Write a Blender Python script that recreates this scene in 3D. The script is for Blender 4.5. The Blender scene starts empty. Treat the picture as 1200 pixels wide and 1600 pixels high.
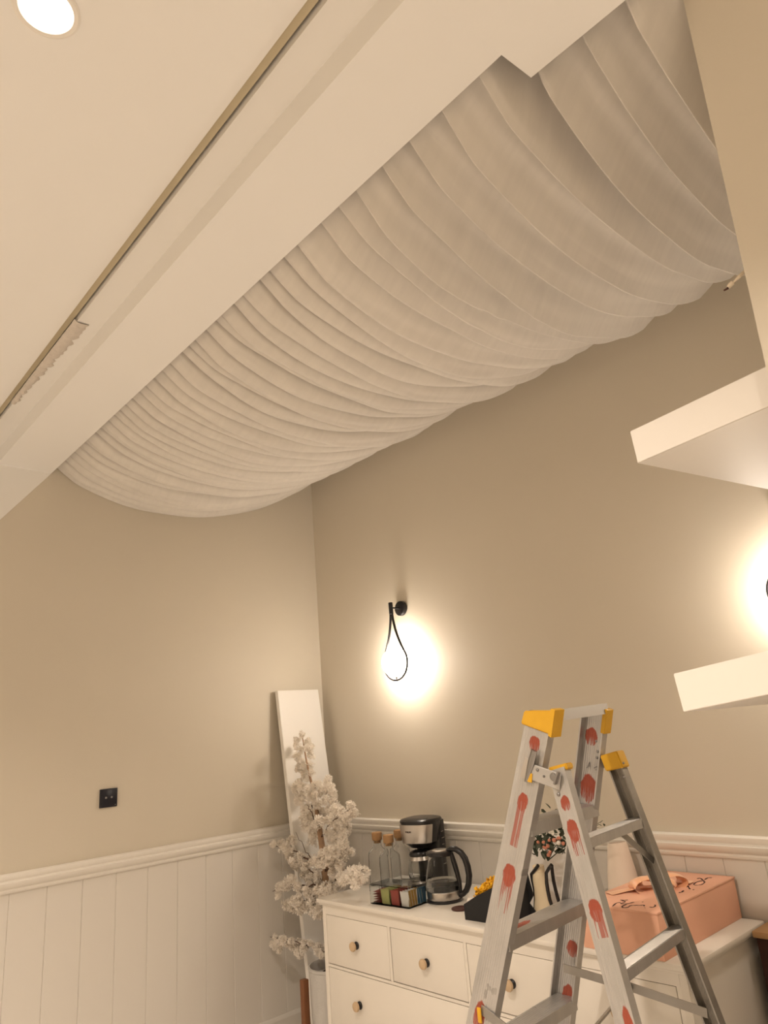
import bpy, bmesh, math, random
from mathutils import Vector, Matrix, noise
random.seed(7)
PI = math.pi
SC = bpy.context.scene
COL = SC.collection

# ------------------------------------------------------------------ camera
F_PX = 1102.17
HEAD, PITCH, ROLL = 0.8180, 0.2990, -0.0850
CAM = Vector((3.204, -2.422, 1.593))
_f = Vector((-math.sin(HEAD)*math.cos(PITCH), math.cos(HEAD)*math.cos(PITCH), math.sin(PITCH)))
_r = Vector((math.cos(HEAD), math.sin(HEAD), 0))
_u = _r.cross(_f)
R_ = math.cos(ROLL)*_r + math.sin(ROLL)*_u
U_ = -math.sin(ROLL)*_r + math.cos(ROLL)*_u
cd = bpy.data.cameras.new('camera')
cd.sensor_fit = 'HORIZONTAL'; cd.sensor_width = 36; cd.lens = 36*F_PX/1200
cd.clip_start = .05; cd.clip_end = 60
cam = bpy.data.objects.new('camera', cd); COL.objects.link(cam)
M3 = Matrix((R_, U_, -_f)).transposed()
cam.matrix_world = Matrix.Translation(CAM) @ M3.to_4x4()
SC.camera = cam

# ------------------------------------------------------------------ world, exposure
w = bpy.data.worlds.new('world'); SC.world = w; w.use_nodes = True
w.node_tree.nodes['Background'].inputs[0].default_value = (1, .8, .6, 1)
w.node_tree.nodes['Background'].inputs[1].default_value = .02
SC.view_settings.view_transform = 'Standard'
SC.view_settings.look = 'None'
SC.view_settings.gamma = 1
SC.view_settings.use_curve_mapping = False
SC.view_settings.exposure = 0.21
WARM = (1.0, .86, .73)
DOWNLIGHT_W = 20.0
GLOBE_E = 50.0
ZC = 2.897            # ceiling
DOWN = [(2.147, -2.167), (0.75, -3.4), (2.15, -3.7), (3.7, -2.3), (3.7, -3.9), (4.8, -3.0)]

def at(u, v, ax, val):
    """the point of the room seen at photograph pixel (u, v) on the plane axis = val"""
    d = _f + R_*((u-600)/F_PX) - U_*((v-800)/F_PX)
    t = (val-CAM[ax])/d[ax]
    return CAM + d*t

# ------------------------------------------------------------------ materials
def mat(name, col, rough=.6, metal=0, spec=.5, noise_amt=0, noise_scale=8, bump=0, bump_scale=60, trans=0, ior=1.45, alpha=1, emis=None, sheen=0, subs=0):
    m = bpy.data.materials.new(name); m.use_nodes = True
    nt = m.node_tree; b = nt.nodes['Principled BSDF']
    b.inputs['Base Color'].default_value = (*col, 1)
    b.inputs['Roughness'].default_value = rough
    b.inputs['Metallic'].default_value = metal
    b.inputs['Specular IOR Level'].default_value = spec
    b.inputs['IOR'].default_value = ior
    b.inputs['Transmission Weight'].default_value = trans
    b.inputs['Alpha'].default_value = alpha
    b.inputs['Sheen Weight'].default_value = sheen
    if emis:
        b.inputs['Emission Color'].default_value = (*emis[0], 1)
        b.inputs['Emission Strength'].default_value = emis[1]
    tc = nt.nodes.new('ShaderNodeTexCoord')
    if noise_amt:
        n = nt.nodes.new('ShaderNodeTexNoise'); n.inputs['Scale'].default_value = noise_scale
        n.inputs['Detail'].default_value = 4
        nt.links.new(tc.outputs['Object'], n.inputs['Vector'])
        mr = nt.nodes.new('ShaderNodeMapRange')
        mr.inputs['To Min'].default_value = 1-noise_amt; mr.inputs['To Max'].default_value = 1+noise_amt
        nt.links.new(n.outputs['Fac'], mr.inputs['Value'])
        mx = nt.nodes.new('ShaderNodeVectorMath'); mx.operation = 'SCALE'
        mx.inputs[0].default_value = col
        nt.links.new(mr.outputs['Result'], mx.inputs['Scale'])
        nt.links.new(mx.outputs['Vector'], b.inputs['Base Color'])
    if bump:
        n2 = nt.nodes.new('ShaderNodeTexNoise'); n2.inputs['Scale'].default_value = bump_scale
        n2.inputs['Detail'].default_value = 5
        nt.links.new(tc.outputs['Object'], n2.inputs['Vector'])
        bp = nt.nodes.new('ShaderNodeBump'); bp.inputs['Strength'].default_value = bump
        bp.inputs['Distance'].default_value = .002
        nt.links.new(n2.outputs['Fac'], bp.inputs['Height'])
        nt.links.new(bp.outputs['Normal'], b.inputs['Normal'])
    return m

M = {}
M['wall'] = mat('beige_paint', (.65, .59, .485), .55, noise_amt=.02, noise_scale=3, bump=.12, bump_scale=140)
M['ceil'] = mat('ceiling_paint', (.84, .82, .78), .7, noise_amt=.015, noise_scale=2, bump=.08, bump_scale=90)
M['board_edge'] = mat('raw_board_edge', (.58, .50, .34), .8, noise_amt=.08, noise_scale=20)
M['dark'] = mat('dark_gap', (.05, .035, .025), .9)
M['plaster'] = mat('rough_plaster', (.66, .60, .53), .9, noise_amt=.12, noise_scale=60, bump=.8, bump_scale=180)
M['wains'] = mat('wainscot_paint', (.73, .69, .63), .38, noise_amt=.012, noise_scale=4, bump=.06, bump_scale=60)
M['trim'] = mat('trim_paint', (.82, .78, .71), .4)
M['floor'] = mat('floor_tile', (.54, .50, .46), .4, noise_amt=.15, noise_scale=5)
M['shelf'] = mat('shelf_white', (.74, .70, .64), .5)
M['dresser'] = mat('dresser_white', (.79, .74, .66), .38, noise_amt=.01, noise_scale=6)
M['black'] = mat('black_metal', (.012, .011, .012), .35)
M['blackm'] = mat('black_matte', (.012, .012, .013), .7)
M['blackp'] = mat('black_plastic', (.015, .014, .015), .28)
M['wood_knob'] = mat('knob_wood', (.58, .42, .26), .5, noise_amt=.1, noise_scale=60)
M['cork'] = mat('cork', (.42, .24, .11), .85, noise_amt=.2, noise_scale=160, bump=.4, bump_scale=200)
M['steel'] = mat('brushed_steel', (.52, .49, .46), .3, metal=1, noise_amt=.06, noise_scale=30)
M['steel_d'] = mat('dull_steel', (.30, .29, .28), .4, metal=1)
M['glass'] = mat('clear_glass', (.96, .97, .97), .03, trans=1, ior=1.25)
M['acrylic'] = mat('clear_acrylic', (.93, .95, .95), .05, trans=1, ior=1.12)
M['water'] = mat('water', (.95, .97, .97), .02, trans=1, ior=1.2)
M['yellow'] = mat('yellow_plastic', (.62, .34, .015), .45, noise_amt=.08, noise_scale=30)
M['bark'] = mat('bark', (.36, .23, .14), .8, noise_amt=.35, noise_scale=40, bump=.6, bump_scale=80)
M['twig'] = mat('twig', (.10, .055, .035), .8)
M['petal'] = mat('petal', (.86, .79, .70), .8, noise_amt=.05, noise_scale=40)
M['pot'] = mat('pot_grey', (.52, .50, .47), .7, noise_amt=.1, noise_scale=30, bump=.5, bump_scale=120)
M['stand'] = mat('stand_wood', (.19, .075, .03), .45, noise_amt=.15, noise_scale=25)
M['soil'] = mat('soil', (.05, .03, .02), .95)
M['board'] = mat('panel_white', (.84, .81, .76), .3, noise_amt=.01, noise_scale=5)
M['peach'] = mat('peach_card', (.80, .44, .30), .6, noise_amt=.02, noise_scale=4)
M['ribbon'] = mat('ribbon', (.90, .47, .25), .35, sheen=.4, noise_amt=.06, noise_scale=30)
M['ink'] = mat('ink', (.06, .025, .02), .7)
M['cream'] = mat('cream', (.78, .66, .46), .6, noise_amt=.04, noise_scale=20)
M['ivory'] = mat('ivory_ceramic', (.84, .72, .60), .5, noise_amt=.02, noise_scale=10)
M['leafd'] = mat('dark_leaf', (.035, .05, .028), .55, noise_amt=.3, noise_scale=60)
M['leafg'] = mat('grey_leaf', (.11, .13, .09), .6, noise_amt=.2, noise_scale=60)
M['berry'] = mat('pink_bud', (.55, .22, .14), .5, noise_amt=.2, noise_scale=60)
M['berryw'] = mat('white_bud', (.80, .74, .66), .5)
M['yflower'] = mat('yellow_petal', (.85, .46, .01), .6, noise_amt=.2, noise_scale=50)
M['brown'] = mat('brown_lid', (.07, .022, .014), .45)
M['darkwood'] = mat('dark_wood', (.045, .014, .008), .4, noise_amt=.3, noise_scale=20)
M['tan'] = mat('tan_wood', (.40, .24, .11), .6)
M['mirror'] = mat('pearl_card', (.84, .81, .77), .35, noise_amt=.06, noise_scale=25)
M['cable'] = mat('white_cable', (.80, .70, .56), .5)
M['socket'] = mat('socket_black', (.012, .012, .02), .3)
M['sachet_r'] = mat('sachet_red', (.33, .06, .045), .4, noise_amt=.25, noise_scale=90)
M['sachet_g'] = mat('sachet_green', (.42, .43, .16), .4, noise_amt=.2, noise_scale=90)
M['sachet_w'] = mat('sachet_white', (.78, .76, .74), .4, noise_amt=.05, noise_scale=90)
M['sachet_y'] = mat('sachet_yellow', (.34, .20, .05), .4, noise_amt=.2, noise_scale=90)
M['sachet_b'] = mat('sachet_blue', (.03, .10, .17), .4, noise_amt=.2, noise_scale=90)
M['sachet_c'] = mat('sachet_copper', (.45, .18, .07), .4)
M['globe'] = mat('lamp_globe', (.9, .9, .9), .4, emis=((1, .87, .74), GLOBE_E))
M['led'] = mat('led_disc', (.9, .9, .9), .4, emis=((1, .90, .76), 14))

def fabric():
    m = mat('sheer_drape', (.78, .73, .66), .85, sheen=.3)
    nt = m.node_tree; b = nt.nodes['Principled BSDF']
    tc = nt.nodes.new('ShaderNodeTexCoord')
    mp = nt.nodes.new('ShaderNodeMapping'); mp.inputs['Scale'].default_value = (26, 5, 5)
    nt.links.new(tc.outputs['Object'], mp.inputs['Vector'])
    n = nt.nodes.new('ShaderNodeTexNoise'); n.inputs['Scale'].default_value = 1.0; n.inputs['Detail'].default_value = 6
    nt.links.new(mp.outputs['Vector'], n.inputs['Vector'])
    mp2 = nt.nodes.new('ShaderNodeMapping'); mp2.inputs['Scale'].default_value = (6, 46, 6)
    nt.links.new(tc.outputs['Object'], mp2.inputs['Vector'])
    n2 = nt.nodes.new('ShaderNodeTexNoise'); n2.inputs['Scale'].default_value = 1.0; n2.inputs['Detail'].default_value = 5
    nt.links.new(mp2.outputs['Vector'], n2.inputs['Vector'])
    ad = nt.nodes.new('ShaderNodeMath'); ad.operation = 'ADD'
    nt.links.new(n.outputs['Fac'], ad.inputs[0]); nt.links.new(n2.outputs['Fac'], ad.inputs[1])
    cr = nt.nodes.new('ShaderNodeMapRange'); cr.inputs['From Min'].default_value = .7; cr.inputs['From Max'].default_value = 1.3
    cr.inputs['To Min'].default_value = .94; cr.inputs['To Max'].default_value = 1.04
    nt.links.new(ad.outputs[0], cr.inputs['Value'])
    sc = nt.nodes.new('ShaderNodeVectorMath'); sc.operation = 'SCALE'; sc.inputs[0].default_value = (.70, .66, .60)
    nt.links.new(cr.outputs['Result'], sc.inputs['Scale'])
    nt.links.new(sc.outputs['Vector'], b.inputs['Base Color'])
    return m
M['fabric'] = fabric()
def translucent(name, col, amt):
    m = bpy.data.materials.new(name); m.use_nodes = True; nt = m.node_tree
    out = nt.nodes['Material Output']; nt.nodes.remove(nt.nodes['Principled BSDF'])
    d = nt.nodes.new('ShaderNodeBsdfDiffuse'); d.inputs[0].default_value = (*col, 1)
    t = nt.nodes.new('ShaderNodeBsdfTranslucent'); t.inputs[0].default_value = (*col, 1)
    mx = nt.nodes.new('ShaderNodeMixShader'); mx.inputs[0].default_value = amt
    nt.links.new(d.outputs[0], mx.inputs[1]); nt.links.new(t.outputs[0], mx.inputs[2]); nt.links.new(mx.outputs[0], out.inputs[0])
    return m
M['petal'] = translucent('white_petal', (.94, .89, .82), .38)

def alu(name, blobs=(), axis=1, tint=(.50, .485, .465), ribs=True, rough=.42):
    """worn aluminium; UV: u = metres across, v = metres down from the top; blobs = red paint marks (u, v, ru, rv, streak)"""
    m = bpy.data.materials.new(name); m.use_nodes = True
    nt = m.node_tree; b = nt.nodes['Principled BSDF']; L = nt.links.new
    b.inputs['Metallic'].default_value = .75; b.inputs['Roughness'].default_value = rough
    uv = nt.nodes.new('ShaderNodeUVMap'); uv.uv_map = 'UVMap'
    def N(t, **k):
        n = nt.nodes.new(t)
        for a, v in k.items(): setattr(n, a, v)
        return n
    def math_(op, a, c=None, clamp=False):
        n = N('ShaderNodeMath', operation=op); n.use_clamp = clamp
        for i, x in enumerate((a, c)):
            if x is None: continue
            if isinstance(x, (int, float)): n.inputs[i].default_value = x
            else: L(x, n.inputs[i])
        return n.outputs[0]
    def noise_(scale3, det=4):
        mp = N('ShaderNodeMapping'); mp.inputs['Scale'].default_value = scale3; L(uv.outputs[0], mp.inputs[0])
        n = N('ShaderNodeTexNoise'); n.inputs['Scale'].default_value = 1; n.inputs['Detail'].default_value = det
        L(mp.outputs[0], n.inputs['Vector']); return n.outputs['Fac']
    fine = noise_((420, 14, 1)); big = noise_((18, 9, 1), 5); med = noise_((90, 60, 1), 5); streak = noise_((330, 5, 1), 2)
    # wear: grime and scratches
    k = math_('ADD', math_('MULTIPLY', fine, .22), math_('MULTIPLY', big, .5))
    k = math_('ADD', k, .62)
    base = N('ShaderNodeVectorMath', operation='SCALE'); base.inputs[0].default_value = tint; L(k, base.inputs['Scale'])
    colr = base.outputs[0]
    grime = math_('MULTIPLY', math_('GREATER_THAN', big, .645), math_('MULTIPLY', med, .7), True)
    mx = N('ShaderNodeMix', data_type='RGBA'); L(grime, mx.inputs[0]); L(colr, mx.inputs[6]); mx.inputs[7].default_value = (.10, .085, .07, 1)
    colr = mx.outputs[2]
    sx = N('ShaderNodeSeparateXYZ'); L(uv.outputs[0], sx.inputs[0])
    tot = None
    for (bu, bv, ru, rv, st) in blobs:
        du = math_('DIVIDE', math_('SUBTRACT', sx.outputs[0], bu), ru)
        dv = math_('DIVIDE', math_('SUBTRACT', sx.outputs[1], bv), rv)
        d = math_('SQRT', math_('ADD', math_('MULTIPLY', du, du), math_('MULTIPLY', dv, dv)))
        d = math_('ADD', d, math_('MULTIPLY', math_('SUBTRACT', med, .5), .55))
        mk = math_('MULTIPLY', math_('SUBTRACT', 1.04, d), 9, True)
        # worn lower half
        wear = math_('MULTIPLY', math_('MULTIPLY', math_('ADD', dv, .1), 1.0, True), math_('GREATER_THAN', fine, .54))
        mk = math_('SUBTRACT', mk, math_('MULTIPLY', wear, .9), True)
        if st:
            ins = math_('LESS_THAN', math_('ABSOLUTE', du), .85)
            dn = math_('MULTIPLY', math_('GREATER_THAN', sx.outputs[1], bv), math_('SUBTRACT', 1.0, math_('DIVIDE', math_('SUBTRACT', sx.outputs[1], bv), st), True), True)
            s2 = math_('GREATER_THAN', math_('ADD', streak, math_('MULTIPLY', dn, .14)), .565)
            mk = math_('MAXIMUM', mk, math_('MULTIPLY', math_('MULTIPLY', ins, math_('GREATER_THAN', dn, .02)), math_('MULTIPLY', s2, .85)))
        tot = mk if tot is None else math_('MAXIMUM', tot, mk)
    if tot is not None:
        m2 = N('ShaderNodeMix', data_type='RGBA'); L(tot, m2.inputs[0]); L(colr, m2.inputs[6]); m2.inputs[7].default_value = (.28, .055, .028, 1)
        colr = m2.outputs[2]
        L(math_('SUBTRACT', .75, math_('MULTIPLY', tot, .75), True), b.inputs['Metallic'])
    L(colr, b.inputs['Base Color'])
    L(math_('ADD', math_('MULTIPLY', med, .25), rough-.1), b.inputs['Roughness'])
    bp = N('ShaderNodeBump'); bp.inputs['Strength'].default_value = .35; bp.inputs['Distance'].default_value = .001
    L(fine, bp.inputs['Height']); L(bp.outputs[0], b.inputs['Normal'])
    return m

# ------------------------------------------------------------------ mesh helpers
def link(name, bm, m, parent=None, smooth=True, angle=35, weld=False):
    if weld: bmesh.ops.remove_doubles(bm, verts=bm.verts, dist=1e-5)
    bmesh.ops.recalc_face_normals(bm, faces=bm.faces)
    me = bpy.data.meshes.new(name); bm.to_mesh(me); bm.free()
    mats = m if isinstance(m, (list, tuple)) else [m]
    for x in mats: me.materials.append(x)
    if smooth:
        for p in me.polygons: p.use_smooth = True
        me.set_sharp_from_angle(angle=math.radians(angle))
    o = bpy.data.objects.new(name, me); COL.objects.link(o)
    if parent: o.parent = parent
    return o

def new(): return bmesh.new()

def box(bm, lo, hi, bev=0, mi=0, mtx=None):
    r = bmesh.ops.create_cube(bm, size=1)
    vs = r['verts']
    for v in vs:
        v.co = Vector([lo[i] + (v.co[i]+.5)*(hi[i]-lo[i]) for i in range(3)])
    if bev:
        es = list({e for v in vs for e in v.link_edges})
        rb = bmesh.ops.bevel(bm, geom=es, offset=bev, segments=2, affect='EDGES', profile=.5)
        vs = list({v for f in rb['faces'] for v in f.verts} | {v for v in vs if v.is_valid})
    if mtx is not None:
        for v in vs: v.co = mtx @ v.co
    fs = {f for v in vs for f in v.link_faces}
    for f in fs: f.material_index = mi
    return vs

def hexa(bm, p):
    """8 points: bottom 4 then top 4"""
    v = [bm.verts.new(x) for x in p]
    for q in ((0,3,2,1),(4,5,6,7),(0,1,5,4),(1,2,6,5),(2,3,7,6),(3,0,4,7)): bm.faces.new([v[i] for i in q])
    return v

def tube(bm, pts, rad, seg=10, cap=True, mi=0):
    pts = [Vector(p) for p in pts]
    rads = rad if isinstance(rad, (list, tuple)) else [rad]*len(pts)
    rings = []; prev = None
    for i, p in enumerate(pts):
        t = (pts[min(i+1, len(pts)-1)] - pts[max(i-1, 0)]).normalized()
        if prev is None:
            a = Vector((0, 0, 1)) if abs(t.z) < .9 else Vector((1, 0, 0))
            n = t.cross(a).normalized()
        else:
            n = (prev - t*prev.dot(t)).normalized()
        prev = n; bn = t.cross(n)
        rings.append([bm.verts.new(p + (n*math.cos(2*PI*k/seg) + bn*math.sin(2*PI*k/seg))*rads[i]) for k in range(seg)])
    for a, b in zip(rings, rings[1:]):
        for k in range(seg):
            f = bm.faces.new((a[k], a[(k+1) % seg], b[(k+1) % seg], b[k])); f.material_index = mi
    if cap:
        for r in (rings[0][::-1], rings[-1]):
            f = bm.faces.new(r); f.material_index = mi

def lathe(bm, prof, c=(0, 0, 0), seg=28, mi=0, closed=False, sx=1, sy=1):
    c = Vector(c); rings = []
    for r, z in prof:
        if r < 1e-6: rings.append([bm.verts.new(c+Vector((0, 0, z)))])
        else: rings.append([bm.verts.new(c+Vector((r*sx*math.cos(2*PI*k/seg), r*sy*math.sin(2*PI*k/seg), z))) for k in range(seg)])
    pr = list(zip(rings, rings[1:]))
    if closed: pr.append((rings[-1], rings[0]))
    for a, b in pr:
        for k in range(seg):
            k2 = (k+1) % seg
            if len(a) == 1 and len(b) == 1: continue
            if len(a) == 1: f = bm.faces.new((a[0], b[k2], b[k]))
            elif len(b) == 1: f = bm.faces.new((a[k], a[k2], b[0]))
            else: f = bm.faces.new((a[k], a[k2], b[k2], b[k]))
            f.material_index = mi

def prism(bm, prof, a, b, dx, dy, mi=0):
    """profile of (p, q) pairs swept from a to b; p along dx, q along dy"""
    a, b, dx, dy = Vector(a), Vector(b), Vector(dx), Vector(dy)
    A = [bm.verts.new(a+dx*p+dy*q) for p, q in prof]; B = [bm.verts.new(b+dx*p+dy*q) for p, q in prof]
    n = len(prof)
    for i in range(n):
        f = bm.faces.new((A[i], A[(i+1) % n], B[(i+1) % n], B[i])); f.material_index = mi
    bm.faces.new(A[::-1]).material_index = mi; bm.faces.new(B).material_index = mi

def rcyl(bm, a, b, r, seg=20, bev=0, mi=0):
    """capped cylinder between points, with small chamfers"""
    a, b = Vector(a), Vector(b); t = (b-a); l = t.length; t.normalize()
    if bev: tube(bm, [a, a+t*bev*.01, a+t*bev, b-t*bev, b-t*bev*.01, b], [r-bev, r-bev*.98, r, r, r-bev*.98, r-bev], seg, True, mi)
    else: tube(bm, [a, b], r, seg, True, mi)

def empty(name, loc, label, cat, group=None, rz=0):
    o = bpy.data.objects.new(name, None); COL.objects.link(o)
    o.location = loc; o.rotation_euler.z = rz; o.empty_display_size = .05
    o['label'] = label; o['category'] = cat
    if group: o['group'] = group
    return o

def tag(o, label, cat, group=None):
    o['label'] = label; o['category'] = cat
    if group: o['group'] = group
    return o

def struct(name, bm, m, **k):
    o = link(name, bm, m, **k); o['kind'] = 'structure'; return o

def child(name, bm, m, parent, label=None, **k):
    """mesh built in world coordinates, parented to a thing standing at parent.location"""
    inv = parent.matrix_basis.inverted()
    bm.transform(inv)
    o = link(name, bm, m, parent, **k)
    if label: o['label'] = label
    return o

def copy_tree(o, parent=None):
    c = o.copy(); COL.objects.link(c); c.parent = parent
    for ch in list(o.children): copy_tree(ch, c)
    return c

# ================================================================== THE SETTING
X1, Y0 = 5.4, -4.8
bm = new(); box(bm, (-.1, Y0-.1, -.1), (X1+.1, .1, 0)); struct('floor', bm, M['floor'])
bm = new(); box(bm, (-.12, Y0, 0), (-.012, 0.1, 3.3)); wl = struct('wall_left', bm, M['wall'])
bm = new(); box(bm, (-.12, .012, 0), (X1, .12, 3.3)); wr = struct('wall_right', bm, M['wall'])
# paint layer above the wainscot stays flush with x = 0 / y = 0
bm = new(); box(bm, (-.012, Y0, 1.12), (0, 0, 3.3)); link('painted_plaster', bm, M['wall'], wl)
bm = new(); box(bm, (-.012, 0, 1.12), (X1, .012, 3.3)); link('painted_plaster', bm, M['wall'], wr)
bm = new(); box(bm, (X1, Y0, 0), (X1+.1, .1, 3.3)); struct('wall_east', bm, M['wall'])
bm = new(); box(bm, (-.1, Y0-.1, 0), (X1+.1, Y0, 3.3)); struct('wall_front', bm, M['wall'])

# ceiling: main field, slot, strip, beam, recess above the drape
bm = new(); box(bm, (-.02, Y0, ZC), (X1, -1.803, ZC+.02)); ceil = struct('ceiling', bm, M['ceil'])
bm = new(); box(bm, (-.02, -1.803, ZC+.012), (X1, -1.7805, ZC+.03)); link('raw_edge_strip', bm, M['board_edge'], ceil)
bm = new()
box(bm, (1.16, -1.7805, ZC+.06), (X1, -1.7735, ZC+.08)); box(bm, (1.16, -1.784, ZC+.03), (X1, -1.7805, ZC+.08))
box(bm, (.30, -1.7805, ZC+.055), (.52, -1.7735, ZC+.08))
link('dark_gap', bm, M['dark'], ceil)
bm = new(); box(bm, (-.02, -1.7735, ZC), (X1, -1.70, ZC+.09)); link('ceiling_strip', bm, M['ceil'], ceil)
# rough filler along the far end of the slot: a ragged bead with bumps
bm = new()
random.seed(3)
n = 150; rows = []
for i in range(n+1):
    x = .5 + .68*i/n
    wdt = .012 + .022*(i/n) + .009*noise.noise(Vector((x*40, 0, 0)))
    row = []
    for j in range(7):
        t = j/6
        y = -1.782 + t*wdt*1.5 + .002*noise.noise(Vector((x*90, t*4, 2)))
        z = ZC - .0008 - .005*math.sin(PI*min(1, t*1.02))*(1+.9*noise.noise(Vector((x*120, t*9, 5))))
        if j in (0, 6): z = ZC+.004
        row.append(bm.verts.new((x, y, z)))
    rows.append(row)
for a, b in zip(rows, rows[1:]):
    for j in range(6): bm.faces.new((a[j], a[j+1], b[j+1], b[j]))
link('plaster_filler', bm, M['plaster'], ceil, angle=60)

ZB = 2.83
bm = new(); box(bm, (-.02, -1.70, ZB), (X1, -1.475, 3.2)); beam = struct('trim_1', bm, M['ceil'])
beam['label'] = 'plain plastered ceiling beam along the draped recess'
bm = new()
hexa(bm, [(2.628, -1.697, ZB-.004), (X1, -1.697, ZB-.004), (X1, -1.29, ZB-.004), (2.645, -1.390, ZB-.004),
          (2.628, -1.697, 3.1), (X1, -1.697, 3.1), (X1, -1.29, 3.1), (2.645, -1.390, 3.1)])
hexa(bm, [(2.93, -1.42, ZB-.0035), (X1, -1.42, ZB-.0035), (X1, -1.27, ZB-.0035), (2.93, -1.27, ZB-.0035), (2.93, -1.42, 3.1), (X1, -1.42, 3.1), (X1, -1.27, 3.1), (2.93, -1.27, 3.1)])
link('beam_widening', bm, M['ceil'], beam)
bm = new(); box(bm, (-.02, -1.475, 3.2), (X1, .02, 3.3)); struct('ceiling_recess', bm, M['ceil'])

# sloping plaster haunch where the beam runs into the left wall
p2 = at(0, 812, 0, .0)
dr_ = (p2.z-ZB)/(p2.y+1.475)
ye = -2.1; ze = ZB+dr_*(ye+1.475)
bm = new()
hexa(bm, [(-.01, -1.475, ZB-.001), (.005, -1.475, ZB-.001), (.005, ye, ze), (-.01, ye, ze), (-.01, -1.475, ZB+.05), (.005, -1.475, ZB+.05), (.005, ye, ZB+.05), (-.01, ye, ZB+.05)])
link('haunch', bm, M['ceil'], beam)

# column on the right
bm = new(); box(bm, (0, 0, 0), (1, 1, 1))
for v in bm.verts:
    t = v.co.z
    x = (2.820 + (2.919-2.820)*(t*3.2-.0)/2.833) if v.co.x < .5 else 3.35
    v.co = Vector((x, -1.29 if v.co.y < .5 else -.70, t*3.2))
struct('wall_column', bm, M['wall'])

# wainscot planks: each a part of its wall, V-grooves between them
def planks(wall, along, total, start, step, skip_to=0):
    k = 0; a = start
    proto = None
    edges = [0, start]
    while edges[-1] < total: edges.append(edges[-1]+step)
    for i in range(len(edges)-1):
        a, b = edges[i], min(edges[i+1], total)
        if b-a < .01: continue
        full = abs((b-a)-step) < 1e-4
        if full and proto is not None:
            o = bpy.data.objects.new('plank', proto); COL.objects.link(o); o.parent = wall
        else:
            bm = new(); g = .0022; d = .003; wdt = b-a
            prof = [(0, 0), (0, .012-d), (g, .012), (wdt-g, .012), (wdt, .012-d), (wdt, 0)]
            if along == 'y': prism(bm, prof, (0, 0, .0), (0, 0, 1.14), (0, -1, 0), (1, 0, 0))
            else: prism(bm, prof, (0, 0, .0), (0, 0, 1.14), (1, 0, 0), (0, -1, 0))
            o = link('plank', bm, M['wains'], wall, angle=20)
            if full: proto = o.data
        o.location = (-.012, -a, 0) if along == 'y' else (a, .012, 0)
planks(wl, 'y', 2.4, .0266, .1367)
planks(wr, 'x', 3.0, .13, .1282)
bm = new(); box(bm, (-.012, Y0, 0), (0, -2.4, 1.14)); link('plain_panel', bm, M['wains'], wl)
bm = new(); box(bm, (3.0, 0, 0), (X1, .012, 1.14)); link('plain_panel', bm, M['wains'], wr)

# chair rail profile (depth, height), moulded
RAIL = [(0, 0), (.006, .0), (.010, .004), (.012, .010), (.010, .016), (.016, .020), (.022, .026), (.026, .034), (.027, .040),
        (.020, .043), (.0185, .047), (.022, .052), (.024, .060), (.0235, .066), (.017, .069), (.012, .070), (0, .070)]
bm = new(); prism(bm, RAIL, (0, Y0, 1.118), (0, 0, 1.118), (1, 0, 0), (0, 0, 1)); struct('trim_2', bm, M['trim'], angle=25)['label'] = 'white moulded chair rail on the left wall'
bm = new(); prism(bm, RAIL, (0, 0, 1.118), (X1, 0, 1.118), (0, -1, 0), (0, 0, 1)); struct('trim_3', bm, M['trim'], angle=25)['label'] = 'white moulded chair rail on the right wall'
SK = [(0, 0), (.010, 0), (.010, .370), (.007, .378), (.003, .384), (0, .385)]
bm = new(); prism(bm, SK, (0, Y0, 0), (0, 0, 0), (1, 0, 0), (0, 0, 1)); struct('baseboard_left', bm, M['wains'], angle=20)
bm = new(); prism(bm, SK, (0, 0, 0), (X1, 0, 0), (0, -1, 0), (0, 0, 1)); struct('baseboard_right', bm, M['wains'], angle=20)

# ================================================================== DRAPE
SP = [(-1.475, 2.872), (-1.42, 2.835), (-1.33, 2.788), (-1.15, 2.735), (-.958, 2.714), (-.786, 2.720), (-.6, 2.757), (-.4, 2.820), (-.23, 2.905), (-.1, 2.985), (0, 3.05)]
def S(y):
    for i in range(len(SP)-1):
        if y <= SP[i+1][0]+1e-9:
            p0 = SP[max(i-1, 0)]; p1 = SP[i]; p2 = SP[i+1]; p3 = SP[min(i+2, len(SP)-1)]
            t = (y-p1[0])/(p2[0]-p1[0])
            m1 = (p2[1]-p0[1])/(p2[0]-p0[0])*(p2[0]-p1[0]); m2 = (p3[1]-p1[1])/(p3[0]-p1[0])*(p2[0]-p1[0])
            return (2*t**3-3*t*t+1)*p1[1] + (t**3-2*t*t+t)*m1 + (-2*t**3+3*t*t)*p2[1] + (t**3-t*t)*m2
    return SP[-1][1]
CR = [-.03, .035, .10, .165, .225, .29, .335, .385, .45, .505, .545, .60, .66, .72, .77, .83, .90, .955, 1.02, 1.09, 1.15, 1.225, 1.275, 1.33, 1.40, 1.455,
      1.51, 1.575, 1.64, 1.72, 1.775, 1.85, 1.915, 2.02, 2.09, 2.165, 2.265, 2.36, 2.467, 2.567, 2.655, 2.757, 2.85, 2.97, 3.08, 3.2]
RN = [random.random() for _ in CR]
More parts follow.
